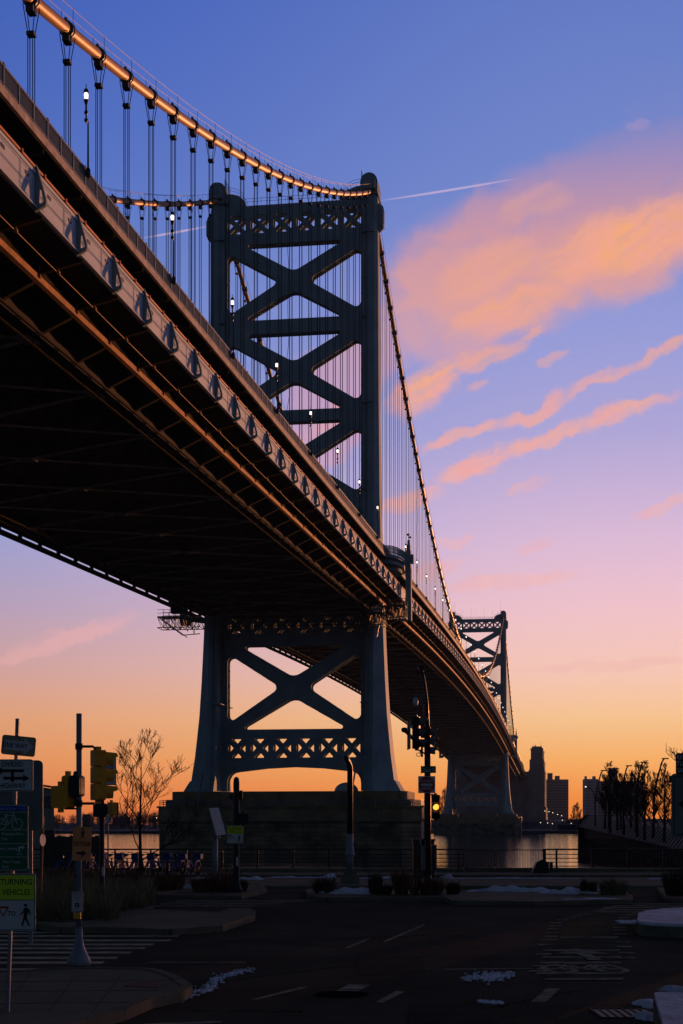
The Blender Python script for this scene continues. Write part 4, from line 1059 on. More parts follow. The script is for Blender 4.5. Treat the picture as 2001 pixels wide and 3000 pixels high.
for x0, x1, lb in ((1358, 1448, 'left crowd barrier closing the gap in the riverside railing'), (1453, 1592, 'right crowd barrier with thin upright bars in the railing gap')):
    Yb = 70.6; a, b = Xat(x0, Yb), Xat(x1, Yb); r = empty('crowd_barrier', ((a+b)/2, Yb, ST+.14), 0, lb, 'barrier', 'crowd barriers in the gap'); w = b-a
    m = MB(); m.tube([(-w/2+.12, 0, 1.06), (w/2-.12, 0, 1.06)], .022, 6); m.tube([(-w/2+.12, 0, .18), (w/2-.12, 0, .18)], .02, 6)
    for sg in (-1, 1): m.tube([(sg*(w/2-.12), 0, 1.06), (sg*(w/2-.03), 0, 1.02), (sg*w/2, 0, .93), (sg*w/2, 0, .28), (sg*(w/2-.05), 0, .2), (sg*(w/2-.14), 0, .18)], .022, 6)
    m.build('frame', 'black', r); m = MB(); n = int(w/.12)
    for k in range(1, n): m.tube([(-w/2+w*k/n, 0, .18), (-w/2+w*k/n, 0, 1.06)], .007, 4)
    m.build('bars', 'black', r)
    for sg in (-1, 1): m = MB(); m.bar((sg*w*.4, -.3, 0), (sg*w*.4, .3, 0), .05, .03); m.bar((sg*w*.4, -.3, .0), (sg*w*.4, 0, .3), .03); m.build('foot', 'black', r)
c = Vector((Xat(1588, 70), 70, ST+.14)); r = empty('mooring_stand', c, 0, 'squat black wedge-shaped mooring stand at the right end of the barriers', 'mooring stand')
m = MB(); m.prism([(-.5, 0), (.28, 0), (.28, .5), (-.02, .62), (-.28, .5)], -.25, .25); m.map(lambda v: Vector((v.x, v.z, v.y))); m.build('base', 'black', r)
m = MB(); m.box((.1, 0, .75), (.14, .14, .7)); m.box((.1, 0, 1.1), (.2, .2, .06)); m.box((.42, .05, .3), (.14, .3, .4)); m.build('post', 'black', r)
m = MB(); c = Vector((Xat(1345, 70.4), 70.4, ST+.14)); m.bar((0, 0, .5), (.1, -.2, 0), .03); m.bar((-.03, 0, .5), (-.12, -.2, 0), .03); m.bar((-.05, 0, .02), (-.05, 0, .95), .07)
o = m.build('leaning_post', 'black'); o.location = c; tag(o, 'short dark post with raking struts at the left end of the barriers', 'post')

# right hand pier -------------------------------------------------------------
r = empty('river_pier', (36.8, 160, 0), 0, 'dark timber river pier with a sloping slatted parapet reaching into the water at right', 'pier')
def pz(y): return 3.94+(y-160)*.0355           # parapet top
m = MB(); ys = [88, 120, 160, 200, 232]
def ex(mb, prof):
    n = len(prof(0)); vs = []
    for y in ys: vs += [(x-36.8, y-160, z) for x, z in prof(y)]
    mb.add(vs, [(i*n+k, (i+1)*n+k, (i+1)*n+(k+1) % n, i*n+(k+1) % n) for i in range(len(ys)-1) for k in range(n)]+[tuple(range(n)), tuple((len(ys)-1)*n+k for k in range(n-1, -1, -1))])
ex(m, lambda y: [(37.6, pz(y)-3.6), (62, pz(y)-3.6), (62, pz(y)-1.1), (38.6, pz(y)-1.1), (37.6, pz(y)-1.7)]); m.build('deck', 'timber', r)
m = MB(); ex(m, lambda y: [(36.7, pz(y)-1.75), (37.4, pz(y)-1.95), (38.9, pz(y)-.12), (38.5, pz(y)-.02)]); PAR = m.build('parapet', 'timber', r)
m = MB(); y = 89.
while y < 231.5:
    m.add([(x-36.8+dx, y+dy-160, z) for dx in (0,) for dy, x, z in ((0, 36.62, pz(y)-1.70), (.8, 36.62, pz(y)-1.70), (2.6, 38.42, pz(y)+.06), (1.8, 38.42, pz(y)+.06), (0, 36.78, pz(y)-1.80), (.8, 36.78, pz(y)-1.80), (2.6, 38.6, pz(y)-.05), (1.8, 38.6, pz(y)-.05))],
          [(0, 1, 2, 3), (4, 5, 6, 7), (0, 1, 5, 4), (2, 3, 7, 6), (0, 3, 7, 4), (1, 2, 6, 5)]); y += 1.62
m.build('slats', 'slat', PAR)
y = 130.
while y < 231:
    m = MB(); m.box((.85, y-160, .7), (.32, .34, 4.6)); m.build('pile', 'timber', r); y += 1.9
m = MB(); m.prism([(0, -1.5), (.5, -1.5), (2.2, 4.6), (2.2, 6.45), (1.2, 6.55), (.1, 5.5), (-.25, 4.4), (.1, 4.2)], -.5, .3); m.map(lambda v: Vector((v.x, 72-v.z, v.y))); m.box((12, 71.5, 1.3), (24, .6, 4.5)); m.build('end_wall', 'timber', r)
m = MB(); y = 120.
while y < 230:
    m.bar((6.0, y-160, pz(y)-1.1), (5.0, y-160+1.2, pz(y)+1.4), .2, .1); y += 4.2
m.bar((5.9, -40, pz(120)-.8), (5.9, 70, pz(230)-.8), .2); m.build('inner_screen', 'timber', r)
m = MB(); m.box((14, -10, pz(150)+.3), (1.2, 1.2, 2.8)); m.build('kiosk', 'timber', r)
tp = [(1773, 205, 9, 'leftmost bare tree on the pier'), (1788, 190, 11, 'second bare tree on the pier from its tip'), (1808, 200, 10, 'bushy bare tree on the pier left of the third lamp mast'), (1826, 185, 9, 'short bare tree on the pier below the third lamp mast'),
      (1848, 195, 9.5, 'bare tree in the middle of the pier row'), (1868, 180, 11, 'tallest bare tree on the pier'), (1890, 170, 11, 'thick bare tree on the pier right of the tallest'), (1914, 176, 9, 'bare tree on the pier under the tall curved lamp'), (1945, 165, 10.5, 'rightmost full bare tree on the pier')]
tt = None
for i, (px, Yd, h, lb) in enumerate(tp):
    x = Xat(px, Yd)
    bare_tree((x, Yd, pz(Yd)-1.1), h*.76, 2.1, 30+i, lb, levels=4, trunk_r=.18, twig=.019, up=.7, grp='bare trees on the pier', first=.22, dens=1.5, name='bare_tree')
for i, (px0, pxt, pyt, Yd, lb) in enumerate(((1743, 1766, 2257, 215, 'lamp mast nearest the tip of the pier'), (1782, 1800, 2251, 205, 'second lamp mast on the pier'), (1818, 1840, 2243, 200, 'third lamp mast on the pier'),
        (1862, 1883, 2233, 190, 'fourth lamp mast on the pier, between the tall trees'), (1915, 1946, 2222, 180, 'tallest curved lamp mast at the right of the pier'))):
    x = Xat(px0, Yd); z0 = pz(Yd)-1.1; top = pt(pxt, pyt, Yd); dx = top.x-x; H = top.z-z0
    r = empty('lamp_mast', (x, Yd, z0), 0, lb+', slim and leaning right', 'lamp', 'lamp masts on the pier')
    m = MB(); m.tube([(0, 0, 0), (0, 0, H*.45), (dx*.25, 0, H*.7), (dx*.75, 0, H*.95), (dx, 0, H)], [.15, .14, .12, .10, .09], 6); m.build('mast', 'black', r)
    m = MB(); m.box((dx+.1, 0, H-.02), (.8, .25, .14)); m.build('lamp_head', 'black', r)
x, Yd = Xat(1743, 222), 222; z0 = pz(Yd)-1.1; r = empty('street_lamp', (x, Yd, z0), 0, 'short lit lamp with a curved arm at the tip of the pier', 'lamp')
m = MB(); m.tube([(0, 0, 0), (0, 0, 3.6), (-.25, 0, 4.9), (-1.0, 0, 5.6), (-1.35, 0, 5.7)], .08, 6); m.build('post', 'black', r)
m = MB(); m.lathe((-1.4, 0, 5.6), [(.05, -.06), (.16, 0), (.05, .08)], 8); m.build('lamp_head', 'far_on', r)
bare_tree((Xat(2078, 60), 60, ST), 4.9, 2.5, 77, 'bare twigs of a tree reaching in from the right edge above the black sign', levels=5, trunk_r=.1, twig=.010, up=.5)

# far bank buildings and trees -------------------------------------------------
def tower_block(name, px0, px1, pyt, Yd, mtl, label, rows, cols, extra=(), depth=18, win=.5):
    x0, x1 = Xat(px0, Yd), Xat(px1, Yd); h = EYE+(HY-pyt)/F*Yd; w = x1-x0
    r = empty(name, ((x0+x1)/2, Yd, 2), 0, label, 'building')
    m = MB(); m.box((0, depth/2, h/2-1), (w, depth, h)); bx_ = m.build('wall', mtl, r)
    for a, b, e in extra: m = MB(); xa, xb = Xat(a, Yd)-(x0+x1)/2, Xat(b, Yd)-(x0+x1)/2; m.box(((xa+xb)/2, depth/2, h-1+e/2), (xb-xa, 5, e)); m.build('penthouse', mtl, r)
    for q in range(rows):
        m = MB(); z = 2+(h-5)*(q+.5)/rows
        for c_ in range(cols): m.box((-w/2+w*(c_+.5)/cols, -.02, z), (w/cols*win, .2, (h-5)/rows*.45))
        m.build('window_row', 'farwindow', r)
    return r
tower_block('apartment_tower', 1592, 1665, 2286, 1600, 'brickbuilding', 'brown slab tower block with flat roof just right of the stone pylon', 16, 12, ((1607, 1621, 7), (1629, 1642, 4)), win=.75)
tower_block('apartment_tower', 1715, 1752, 2285, 1500, 'greybuilding', 'pale gridded tower block at the left end of the pair behind the pier', 15, 6, ((1717, 1722, 3), (1740, 1748, 3)))
tower_block('apartment_tower', 1752, 1885, 2291, 1560, 'brickbuilding', 'wide darker tower block behind the pier trees', 15, 20, ((1787, 1812, 14), (1850, 1858, 3)), win=.7)
def woods(name, pts, Yd, dep, seed, mtl='fartree', hs=1.0):
    rnd = random.Random(seed); m = MB()
    for (x0, x1, py, n) in pts:
        for _ in range(n):
            px = rnd.uniform(x0, x1); y = Yd+rnd.uniform(0, dep); x = Xat(px, y); H = (EYE+(HY-py)/F*y-2.5)*rnd.uniform(.7, 1.05)
            m.bar((x, y, 1.5), (x, y, H*.6+2), .3)
            for _b in range(46):
                a = rnd.uniform(0, 6.28); e = rnd.uniform(.15, 1.4); f = rnd.uniform(.2, .95); L = H*rnd.uniform(.16, .42)*(1.15-f*.6)
                b = Vector((x, y, 2+H*f*.75)); t = b+Vector((math.cos(a)*math.cos(e)*L, math.sin(a)*math.cos(e)*L, math.sin(e)*L)); m.bar(b, t, .09*H/14, .09*H/14)
                for _c in range(3):
                    g_ = rnd.uniform(.3, 1); c0 = b.lerp(t, g_); c1 = c0+Vector((rnd.uniform(-1, 1), rnd.uniform(-1, 1), rnd.uniform(-.2, 1)))*L*.45; m.bar(c0, c1, .045*H/14, .045*H/14)
    return tag(m.build(name, mtl), kind='stuff')
woods('far_bank_woods', [(-100, 480, 2372, 110), (330, 480, 2362, 36), (1265, 1330, 2392, 24), (1655, 1745, 2386, 40), (1740, 2050, 2388, 60)], 900, 120, 9)
for i, (px, pyt, lb) in enumerate(((1302, 2328, 'round bare tree across the river left of the far bridge pier'), (1690, 2362, 'bare tree across the river between the tower blocks'), (1868, 2365, 'bare tree across the river behind the pier trees'))):
    Yd = 880; x = Xat(px, Yd); H = (HY-pyt)/F*Yd+2.5; bare_tree((x, Yd, 2), H, H*.42, 90+i, lb, 'fartree', 4, .4, .8, first=.15, twig=.07, dens=1.3, grp='single bare trees across the river')
# low buildings and lights across the water
for i, (x0, x1, pyt, Yd, mt_, lb) in enumerate(((240, 262, 2385, 880, 'timber', 'small dark block building across the river left of the second signal post'), (330, 380, 2394, 1000, 'blueroof', 'long low shed with a blue roof across the river behind the bare tree'),
        (1330, 1345, 2404, 870, 'stucco', 'small pale hut on the far bank left of the far pier'), (1640, 1690, 2412, 860, 'timber', 'low dark quay shed on the far bank right of the anchorage'))):
    xa, xb = Xat(x0, Yd), Xat(x1, Yd); h = EYE+(HY-pyt)/F*Yd-2; r = empty('shed', ((xa+xb)/2, Yd, 2), 0, lb, 'building'); w = xb-xa
    m = MB(); m.box((0, 4, h*.35), (w, 8, h*.7)); m.build('wall', 'farland', r)
    m = MB(); m.prism([(-1, h*.7), (9, h*.7), (4, h)], -w/2, w/2); m.map(lambda v: Vector((v.z, v.x, v.y))); m.build('roof', mt_, r)
r = empty('approach_viaduct', (Xat(1640, 1040), 1040, 2), 0, 'sunlit approach viaduct descending behind the far anchorage', 'viaduct')
m = MB(); a = Xat(1594, 1040)-Xat(1640, 1040); b = Xat(1638, 1040)-Xat(1640, 1040)
m.add([(a, 0, 12), (b, 60, 6.5), (b, 60, 8.0), (a, 0, 14.5), (a, 4, 12), (b, 64, 6.5), (b, 64, 8.0), (a, 4, 14.5)], [(0, 1, 2, 3), (4, 5, 6, 7), (0, 1, 5, 4), (2, 3, 7, 6), (0, 3, 7, 4), (1, 2, 6, 5)]); m.build('deck', 'sunlit_deck', r)
m = MB()
for k in range(6): f = k/6; m.box((a+(b-a)*f, 60*f+1, 6-3*f), (1, 3, 11-5*f))
m.build('columns', 'anchorstone', r)
rnd = random.Random(4); li = 0; lm = None
for px, py in ((1596, 2376), (1608, 2378), (1619, 2381), (1633, 2386), (1645, 2390), (1583, 2410), (1604, 2411), (1618, 2413), (1673, 2412), (191, 2403), (458, 2396), (1647, 2403)):
    p = pt(px, py, 870 if px < 1500 else 850); r = empty('distant_lamp', (p.x, p.y, 1.9), 0, 'tiny lit lamp post on the far bank', 'lamp', 'lit lamps on the far bank') if lm is None else copy_tree(lm)
    if lm is None:
        m = MB(); m.bar((0, 0, 0), (0, 0, 1), .12); m.build('post', 'black', r); m = MB(); m.lathe((0, 0, 1), [(.1, -.2), (.26, 0), (.1, .2)], 6); m.build('lamp_globe', 'far_on', r); lm = r
    r.location = (p.x, p.y, 1.9); h = p.z-1.9
    for ch in [q for q in bpy.data.objects if q.parent == r]:
        if ch.name.startswith('post'): ch.scale = (1, 1, h)
        else: ch.location = (0, 0, h-1)
    r['label'] = (('tiny lit lamp on the far bank at the left beside the signal pole' if px < 300 else 'tiny lit lamp on the far bank at the left edge of the bridge pier') if px < 1500 else 'tiny lit lamp near the foot of the far anchorage'); r['group'] = 'lit lamps on the far bank'

# white building at the left
Yb = 90; x1 = Xat(158, Yb); r = empty('riverside_building', (x1, Yb, ST-2), 0, 'grey stucco building at the left edge with a gridded window, behind the signs', 'building')
H = EYE+(HY-2312)/F*Yb-ST+2
m = MB(); m.prism([(0, 0), (-30, 0), (-30, H+2), (-8, H+1.4), (-.0, H)], 0, 14); m.map(lambda v: Vector((v.x-v.z*.24, v.z, v.y))); m.build('wall', 'stucco', r)
m = MB(); m.bar((.15, -.2, H+.08), (-8, -.2, H+1.5), .2, .12); m.build('roof_edge', 'black', r)
wx = Xat(138, Yb)-x1; wz = EYE+(HY-2350)/F*Yb-ST+2
w_ = MB(); w_.box((wx, -.03, wz), (.62, .05, .72)); wo_ = w_.build('window', 'farwindow', r)
m = MB()
for k in range(5): m.box((wx-.3+k*.15, -.075, wz), (.02, .03, .72))
for k in range(4): m.box((wx, -.075, wz-.35+k*.235), (.62, .03, .02))
m.build('muntins', 'stucco', wo_)
m = MB(); m.box((-.35, -.1, wz-2.2), (.8, .15, 1.0)); m.build('mural_panel', 'timber', r)
# dark boarded fence behind the bikes
m = MB(); x0, x1 = Xat(118, QY-.6), Xat(302, QY-.6)
n = int((x1-x0)/.2)
for k in range(n): m.box((x0+(k+.5)*(x1-x0)/n, QY-.65, ST+.95), ((x1-x0)/n-.008, .05, 1.75+.05*((k*5) % 3)))
m.box(((x0+x1)/2, QY-.72, ST+1.6), (x1-x0, .06, .1)); m.box(((x0+x1)/2, QY-.72, ST+.5), (x1-x0, .06, .1))
tag(m.build('timber_fence', 'timber'), 'dark board fence on the quay at left behind the docked bikes', 'fence')

# ================================================================== SIGNS, SIGNALS, BIKES
def text_fill(body, size, bold=False):
    cu = bpy.data.curves.new('t', 'FONT'); cu.body = body; cu.size = size; cu.align_x = 'CENTER'; cu.align_y = 'CENTER'; cu.offset = .012*size if bold else 0
    cu.resolution_u = 3
    o = bpy.data.objects.new('t', cu); me = bpy.data.meshes.new_from_object(o); v = [tuple(q.co) for q in me.vertices]; f = [tuple(p.vertices) for p in me.polygons]
    bpy.data.objects.remove(o); bpy.data.curves.remove(cu); bpy.data.meshes.remove(me); return v, f
class Face:
    """flat artwork on a sign: x right, z up, facing -y"""
    def __init__(s, mtl, name, off): s.m = MB(); s.mtl = mtl; s.name = name; s.off = off
    def text(s, body, x, z, size, sx=1., bold=True):
        v, f = text_fill(body, size, bold); s.m.add([(x+a*sx, -s.off, z+b) for a, b, c in v], f); return s
    def poly(s, pts, holes=()):
        q = MB(); q.prism(pts, 0, .0015, holes); s.m.add([(a, -s.off-c, b) for a, b, c in q.v], q.f); return s
    def seg(s, a, b, w):
        a = Vector(a); b = Vector(b); d = (b-a).normalized(); n = Vector((-d.y, d.x))*w/2
        return s.poly([tuple(a+n), tuple(a-n), tuple(b-n), tuple(b+n)])
    def disc(s, x, z, r, hole=0, n=24):
        c = lambda q: [(x+q*math.cos(2*math.pi*k/n), z+q*math.sin(2*math.pi*k/n)) for k in range(n)]
        return s.poly(c(r), [c(hole)] if hole else [])
def rr(w, h, r, x=0, z=0): return [(a+x, b+z) for a, b in rounded([(-w/2, -h/2), (w/2, -h/2), (w/2, h/2), (-w/2, h/2)], r, 4)]
def frame_art(f, w, h, inset, lw, r):
    f.poly(rr(w-2*inset, h-2*inset, r), [rr(w-2*inset-2*lw, h-2*inset-2*lw, max(.005, r-lw))]); return f
def sign_panel(parent, x, z, w, h, mtl, arts, yaw=0., roll=0., y=-.08, r=.03, label=None, thick=.006):
    q = MB(); q.prism(rr(w, h, r), 0, thick); m = MB(); m.add([(a, -c, b) for a, b, c in q.v], q.f)
    o = m.build('sign_panel', mtl, parent); o.location = (x, y, z); o.rotation_euler = (0, roll, yaw)
    if label: o['label'] = label
    for k, a in enumerate(arts): a.off_ = 0; c = a.m.build(a.name, a.mtl, o)
    return o
def arrow(f, x0, z0, x1, z1, w, hw, hl):
    a = Vector((x0, z0)); b = Vector((x1, z1)); d = (b-a).normalized(); n = Vector((-d.y, d.x)); s_ = b-d*hl
    return f.poly([tuple(a+n*w/2), tuple(a-n*w/2), tuple(s_-n*w/2), tuple(s_-n*hw/2), tuple(b), tuple(s_+n*hw/2), tuple(s_+n*w/2)])
def walker(f, x, z, h, flip=1):
    q = lambda a, b: (x+flip*a*h, z+b*h)
    f.disc(x, z+.42*h, .07*h)
    f.poly([q(-.02, .33), q(.10, .30), q(.13, .12), q(.06, -.06), q(-.07, -.06), q(-.07, .2)])
    f.seg(q(.0, -.04), q(.05, -.25), .09*h); f.seg(q(.05, -.22), q(.16, -.48), .075*h)
    f.seg(q(-.03, -.04), q(-.08, -.25), .09*h); f.seg(q(-.08, -.22), q(-.15, -.48), .075*h)
    f.seg(q(.09, .28), q(.19, .12), .055*h); f.seg(q(.19, .14), q(.21, .0), .05*h); f.seg(q(-.03, .28), q(-.12, .08), .055*h); f.seg(q(-.12, .1), q(-.25, .0), .05*h)
    return f
def bike_art(f, x, z, s_):
    for e in (-.34, .34): f.disc(x+e*s_, z-.18*s_, .24*s_, .21*s_)
    P_ = {'r': (-.34, -.18), 'b': (-.03, -.2), 's': (-.12, .17), 'h': (.2, .2), 'f': (.34, -.18), 't': (.17, .3)}
    for a, b in (('r', 'b'), ('b', 's'), ('s', 'r'), ('s', 'h'), ('b', 'h'), ('f', 't')): f.seg((x+P_[a][0]*s_, z+P_[a][1]*s_), (x+P_[b][0]*s_, z+P_[b][1]*s_), .03*s_)
    f.seg((x+.17*s_, z+.3*s_), (x+.06*s_, z+.34*s_), .03*s_); f.seg((x-.2*s_, z+.21*s_), (x-.06*s_, z+.21*s_), .04*s_); return f
def yield_art(parent_w, x, z, s_):
    tri = lambda k: [(x+a*s_*k, z+.04*s_+b*s_*k) for a, b in rounded([(-.5, .42), (.5, .42), (0, -.45)], .06, 3)]
    r_ = Face('signred', 'yield_symbol', .0085); r_.poly(tri(1.0), [tri(.62)]); return r_
def turning_sign(parent, x, z, w, yaw=0, mirror=False, y=-.08, label=None, asp=1.08):
    h = w*asp; sb_ = Face('signlime', 'upper_field', .0075); sb_.poly([(-w*.47, .04*h), (w*.47, .04*h), (w*.47, .47*h), (-w*.47, .47*h)])
    bl = Face('signblack', 'lettering', .0095); frame_art(bl, w, h, .018*w, .016*w, .03*w)
    bl.text('TURNING', 0, .35*h if asp > 1.2 else .335*h, .21*w, .9).text('VEHICLES', 0, .17*h if asp > 1.2 else .155*h, .21*w, .82); bl.seg((-w*.46, .04*h), (w*.46, .04*h), .014*w)
    walker(bl, w*.24, -.22*h, .40*h if asp > 1.2 else .42*h); bl.text('TO', -w*.12, -.2*h, .18*w, .8)
    rd = yield_art(w, -w*.34, -.17*h, w*.32)
    return sign_panel(parent, x, z, w, h, 'signwhite', [sb_, bl, rd], yaw, 0, y, .03*w, label)

# --- left sign post with five panels, leaning a little
Yp = 18.0; zb = ST+.13
r = empty('sign_post', (Xat(22, Yp), Yp, zb), 0, 'leaning post at the left edge stacked with four signs, one way on top', 'sign post')
ln = (Xat(50, Yp)-Xat(22, Yp))/(825/F*Yp)          # sideways lean per metre
def PZ(py, Yq): return EYE+(HY-py)/F*Yq-zb
m = MB(); m.bar((0, 0, 0), (ln*3.55, 0, 3.55), .055, .04); m.build('post', 'galv', r)
def lx(z): return ln*z
z = PZ(2642, Yp); turning_sign(r, Xat(52, Yp)-Xat(22, Yp), z, .462, asp=1.49, label='fluorescent yellow and white turning vehicles yield to pedestrians sign')
# bike route sign
w, h = .46, .80; z = PZ(2454, Yp)
fb = Face('signblue', 'blue_header', .0075).poly([(-w*.46, h*.405), (w*.46, h*.405), (w*.46, h*.475), (-w*.46, h*.475)])
fw = Face('signwhite', 'lettering', .009); frame_art(fw, w, h, .006, .008, .03)
fw.text('Delaware River Trail', 0, h*.437, .052, .86); bike_art(fw, 0, h*.27, w*.62)
for q in (.385, .115, -.09, -.29): fw.seg((-w*.47, h*q), (w*.47, h*q), .006)
fw.text('Delaware River', .045, h*.055, .047, .9).text('Trail', -.06, h*-.02, .047, .9).text("Penn's Landing", -.03, h*-.165, .047, .9).text('0.5 mi', .12, h*-.245, .03, .9).text('Penn Treaty', .03, h*-.365, .047, .9).text('Park', -.045, h*-.44, .047, .9)
fw.seg((-.19, -.0), (-.19, .055), .022); arrow(fw, -.2, .055, -.125, .055, .022, .06, .035); fw.seg((.12, -.17), (.12, -.115), .022); arrow(fw, .11, -.115, .19, -.115, .022, .06, .035)
fw.seg((-.165, -.34), (-.165, -.285), .022); arrow(fw, -.155, -.285, -.225, -.285, .022, .06, .035)
sign_panel(r, lx(z)-.035, z, w, h, 'signgreen', [fb, fw], R(2), label='green bike route sign with white bicycle and a blue header')
# divided highway
w, h = .50, .385; z = PZ(2272, Yp); f = Face('signblack', 'lettering', .009); frame_art(f, w, h, .006, .006, .03)
f.text('DIVIDED', 0, h*.34, .085, .8).text('HIGHWAY', -.0, -h*.33, .085, .8)
arrow(f, .14, .055, -.21, .055, .034, .085, .08); arrow(f, -.11, -.035, .21, -.035, .034, .085, .08); f.seg((0, -.08), (0, .055), .034)
sign_panel(r, lx(z)-.02, z, w, h, 'signwhite', [f], R(-3), label='white divided highway sign with opposed black arrows')
# one way
w, h = .40, .235; z = PZ(2186, Yp); f = Face('signwhite', 'arrow', .008)
f.poly([(-w*.42, -.058), (w*.16, -.058), (w*.16, -.1), (w*.45, 0), (w*.16, .1), (w*.16, .058), (-w*.42, .058)])
g2 = Face('signblack', 'lettering', .0105).text('ONE WAY', -.045, -.002, .085, .74); frame_art(g2, w, h, .004, .004, .02); g2.disc(0, .09, .01).disc(0, -.09, .01)
sign_panel(r, lx(z)+.04, z, w, h, 'signgold', [f, g2], R(12), R(5), label='tan one way sign with a white arrow pointing right')

# --- large blank sign back behind it
Yq = 30.0; r = empty('blank_sign', (Xat(30, Yq), Yq, ST), 0, 'big dark blank sign board standing behind the leaning sign post', 'sign')
zc = EYE+(HY-2330)/F*Yq-ST; sign_panel(r, 0, zc, (Xat(126, Yq)-Xat(-66, Yq)), 205/F*Yq, 'signdim', [], 0, 0, 0, .1, thick=.03)
for sg in (-1, 1): m = MB(); m.box((sg*.4, .06, zc/2), (.07, .05, zc)); m.build('post', 'galv', r)

# --- signal heads
def signal_head(parent, loc, yaw, h=.84, lit=None, housing='yellow', visor='yellow', scale=1.):
    """three section head; its lenses look along local -y"""
    k = h/.84; m = MB()
    for i in (-1, 0, 1):
        q = MB(); q.prism(rr(.27*k, .272*k, .03), -.09*k, .09*k); m.add([(a, c, b+i*.277*k) for a, b, c in q.v], q.f)
    m.box((0, 0, .44*k), (.08, .08, .06)); m.box((0, 0, -.44*k), (.08, .08, .06))
    for sg in (-1, 1):
        for i in (-.36, -.14, .0, .14, .36): m.box((sg*.14*k, -.02, i*k), (.02, .05, .04))
    o = m.build('signal_head', housing, parent); o.location = loc; o.rotation_euler = (0, 0, yaw)
    for i in (-1, 0, 1):
        v = MB(); n = 18; ri, L = .118*k, .22*k; vs = []; fs = []
        for a in range(n+1):
            t = R(-50+280*a/n); e = L*(1 if 20 < -50+280*a/n < 160 else .62)
            for rad in (ri, ri-.008): vs += [(rad*math.cos(t), -.09*k, i*.277*k+rad*math.sin(t)), (rad*math.cos(t), -.09*k-e, i*.277*k+rad*math.sin(t)-.02)]
        for a in range(n): b = a*4; fs += [(b, b+4, b+5, b+1), (b+2, b+3, b+7, b+6), (b+1, b+5, b+7, b+3)]
        v.add(vs, fs); v.build('visor', visor, o)
        l = MB(); l.lathe((0, 0, 0), [(.105*k, 0), (.09*k, .02), (.05*k, .035), (.001, .04)], 20); l.map(lambda p: Vector((p.x, -.092*k-p.z, p.y+i*.277*k)))
        on = lit is not None and i == lit; l.build('lens', 'amber_on' if on else 'lens_off', o, True)
    return o
def ped_signal(parent, loc, yaw, w=.42, h=.42, back='yellow'):
    q = MB(); q.prism(rr(w, h, .05), -.10, .06); m = MB(); m.add([(a, c, b) for a, b, c in q.v], q.f); m.box((0, .02, h/2+.03), (.07, .07, .08)); m.box((0, .02, -h/2-.03), (.07, .07, .08))
    o = m.build('pedestrian_signal', back, parent); o.location = loc; o.rotation_euler = (0, 0, yaw)
    q = MB(); q.prism(rr(w*.96, h*.96, .05), -.15, -.101); v = MB(); v.add([(a, c, b) for a, b, c in q.v], q.f); v.build('louvre', 'black', o); return o

# --- main left signal pole
Yp = 24.0; zb = ST+.13; px = Xat(231, Yp); r = empty('traffic_signal', (px, Yp, zb), 0, 'grey signal pole with flared base, yellow heads and detour sign on the near corner', 'traffic signal')
H = PZ(2092, Yp); m = MB(); m.tube([(0, 0, .3), (0, 0, H)], [.048, .044], 16); m.lathe((0, 0, H-.01), [(.047, 0), (.047, .015), (.03, .02)], 16); m.build('pole', 'galv', r, True)
m = MB(); m.lathe((0, 0, 0), [(.17, 0), (.19, .03), (.185, .09), (.14, .19), (.085, .30), (.062, .42), (.05, .62)], 20); m.build('base', 'galv', r, True)
def LP(x, y, Yq=Yp, x0=None): return (Xat(x, Yq)-px, 0, EYE+(HY-y)/F*Yq-zb)
signal_head(r, (LP(287, 2271)[0], .0, LP(287, 2271)[2]), R(118), .82)
for y in (2187, 2354):
    m = MB(); p0 = LP(232, y); p1 = LP(277, y); e = -.07 if y < 2200 else .0
    m.tube([p0, (p1[0]-.03, 0, p1[2]), (p1[0], 0, p1[2]+e*.4), (p1[0], 0, p1[2]+e)], .021, 8); m.lathe((0, 0, p0[2]-.05), [(.06, 0), (.065, .05), (.06, .1)], 12); m.build('arm', 'black', r)
ped_signal(r, LP(227, 2303), R(-14), .20, .34, 'black')
m = MB(); p0 = LP(228, 2268); m.tube([(0, 0, p0[2]), (-.06, -.06, p0[2]+.03), (-.06, -.1, p0[2]-.02)], .02, 6); p1 = LP(212, 2369); m.bar((0, 0, p1[2]), (-.24, .03, p1[2]), .03); m.bar((0, 0, p1[2]+.09), (-.14, 0, p1[2]+.09), .03); m.build('arm', 'black', r)
ped_signal(r, LP(180, 2335), R(152), .34, .36); ped_signal(r, LP(201, 2303), R(160), .2, .34)
w, h = .30, .545; f = Face('signblack', 'lettering', .009).text('DETOUR', 0, -.005, .105, .66); arrow(f, -.08, -.15, .075, -.15, .04, .10, .07)
walker(f, .005, .16, .16); f.disc(0, .24, .012).disc(0, -.2, .012)
z = LP(242, 2472); o = sign_panel(r, z[0], z[2], w, h, 'signorange', [f], R(8), R(2), -.07, .01, 'weathered orange pedestrian detour sign with a right arrow')
w, h = .185, .325; f = Face('signblack', 'lettering', .009); frame_art(f, w, h, .006, .005, .02)
for i, t in enumerate(('PUSH BUTTON', 'WAIT FOR', 'SIGNAL', 'FOR')): f.text(t, 0, .125-.034*i, .026, .9)
f.poly([(-.033, -.09), (.033, -.09), (.033, -.02), (-.033, -.02)]); f.seg((-.065, -.115), (.065, -.115), .006)
g2 = walker(Face('signwhite', 'symbol', .012), 0, -.055, .06)
z = LP(228, 2641); sign_panel(r, z[0], z[2], w, h, 'signwhite', [f, g2], 0, 0, -.07, .015, 'small white push button sign')
m = MB(); z = LP(228, 2682); m.box((z[0], -.07, z[2]), (.115, .05, .10)); o = m.build('push_button_box', 'yellow', r); m = MB(); m.lathe((0, 0, 0), [(.02, 0), (.015, .01)], 10); m.map(lambda v: Vector((z[0], -.096-v.z, z[2]+v.y))); m.build('button', 'black', o)

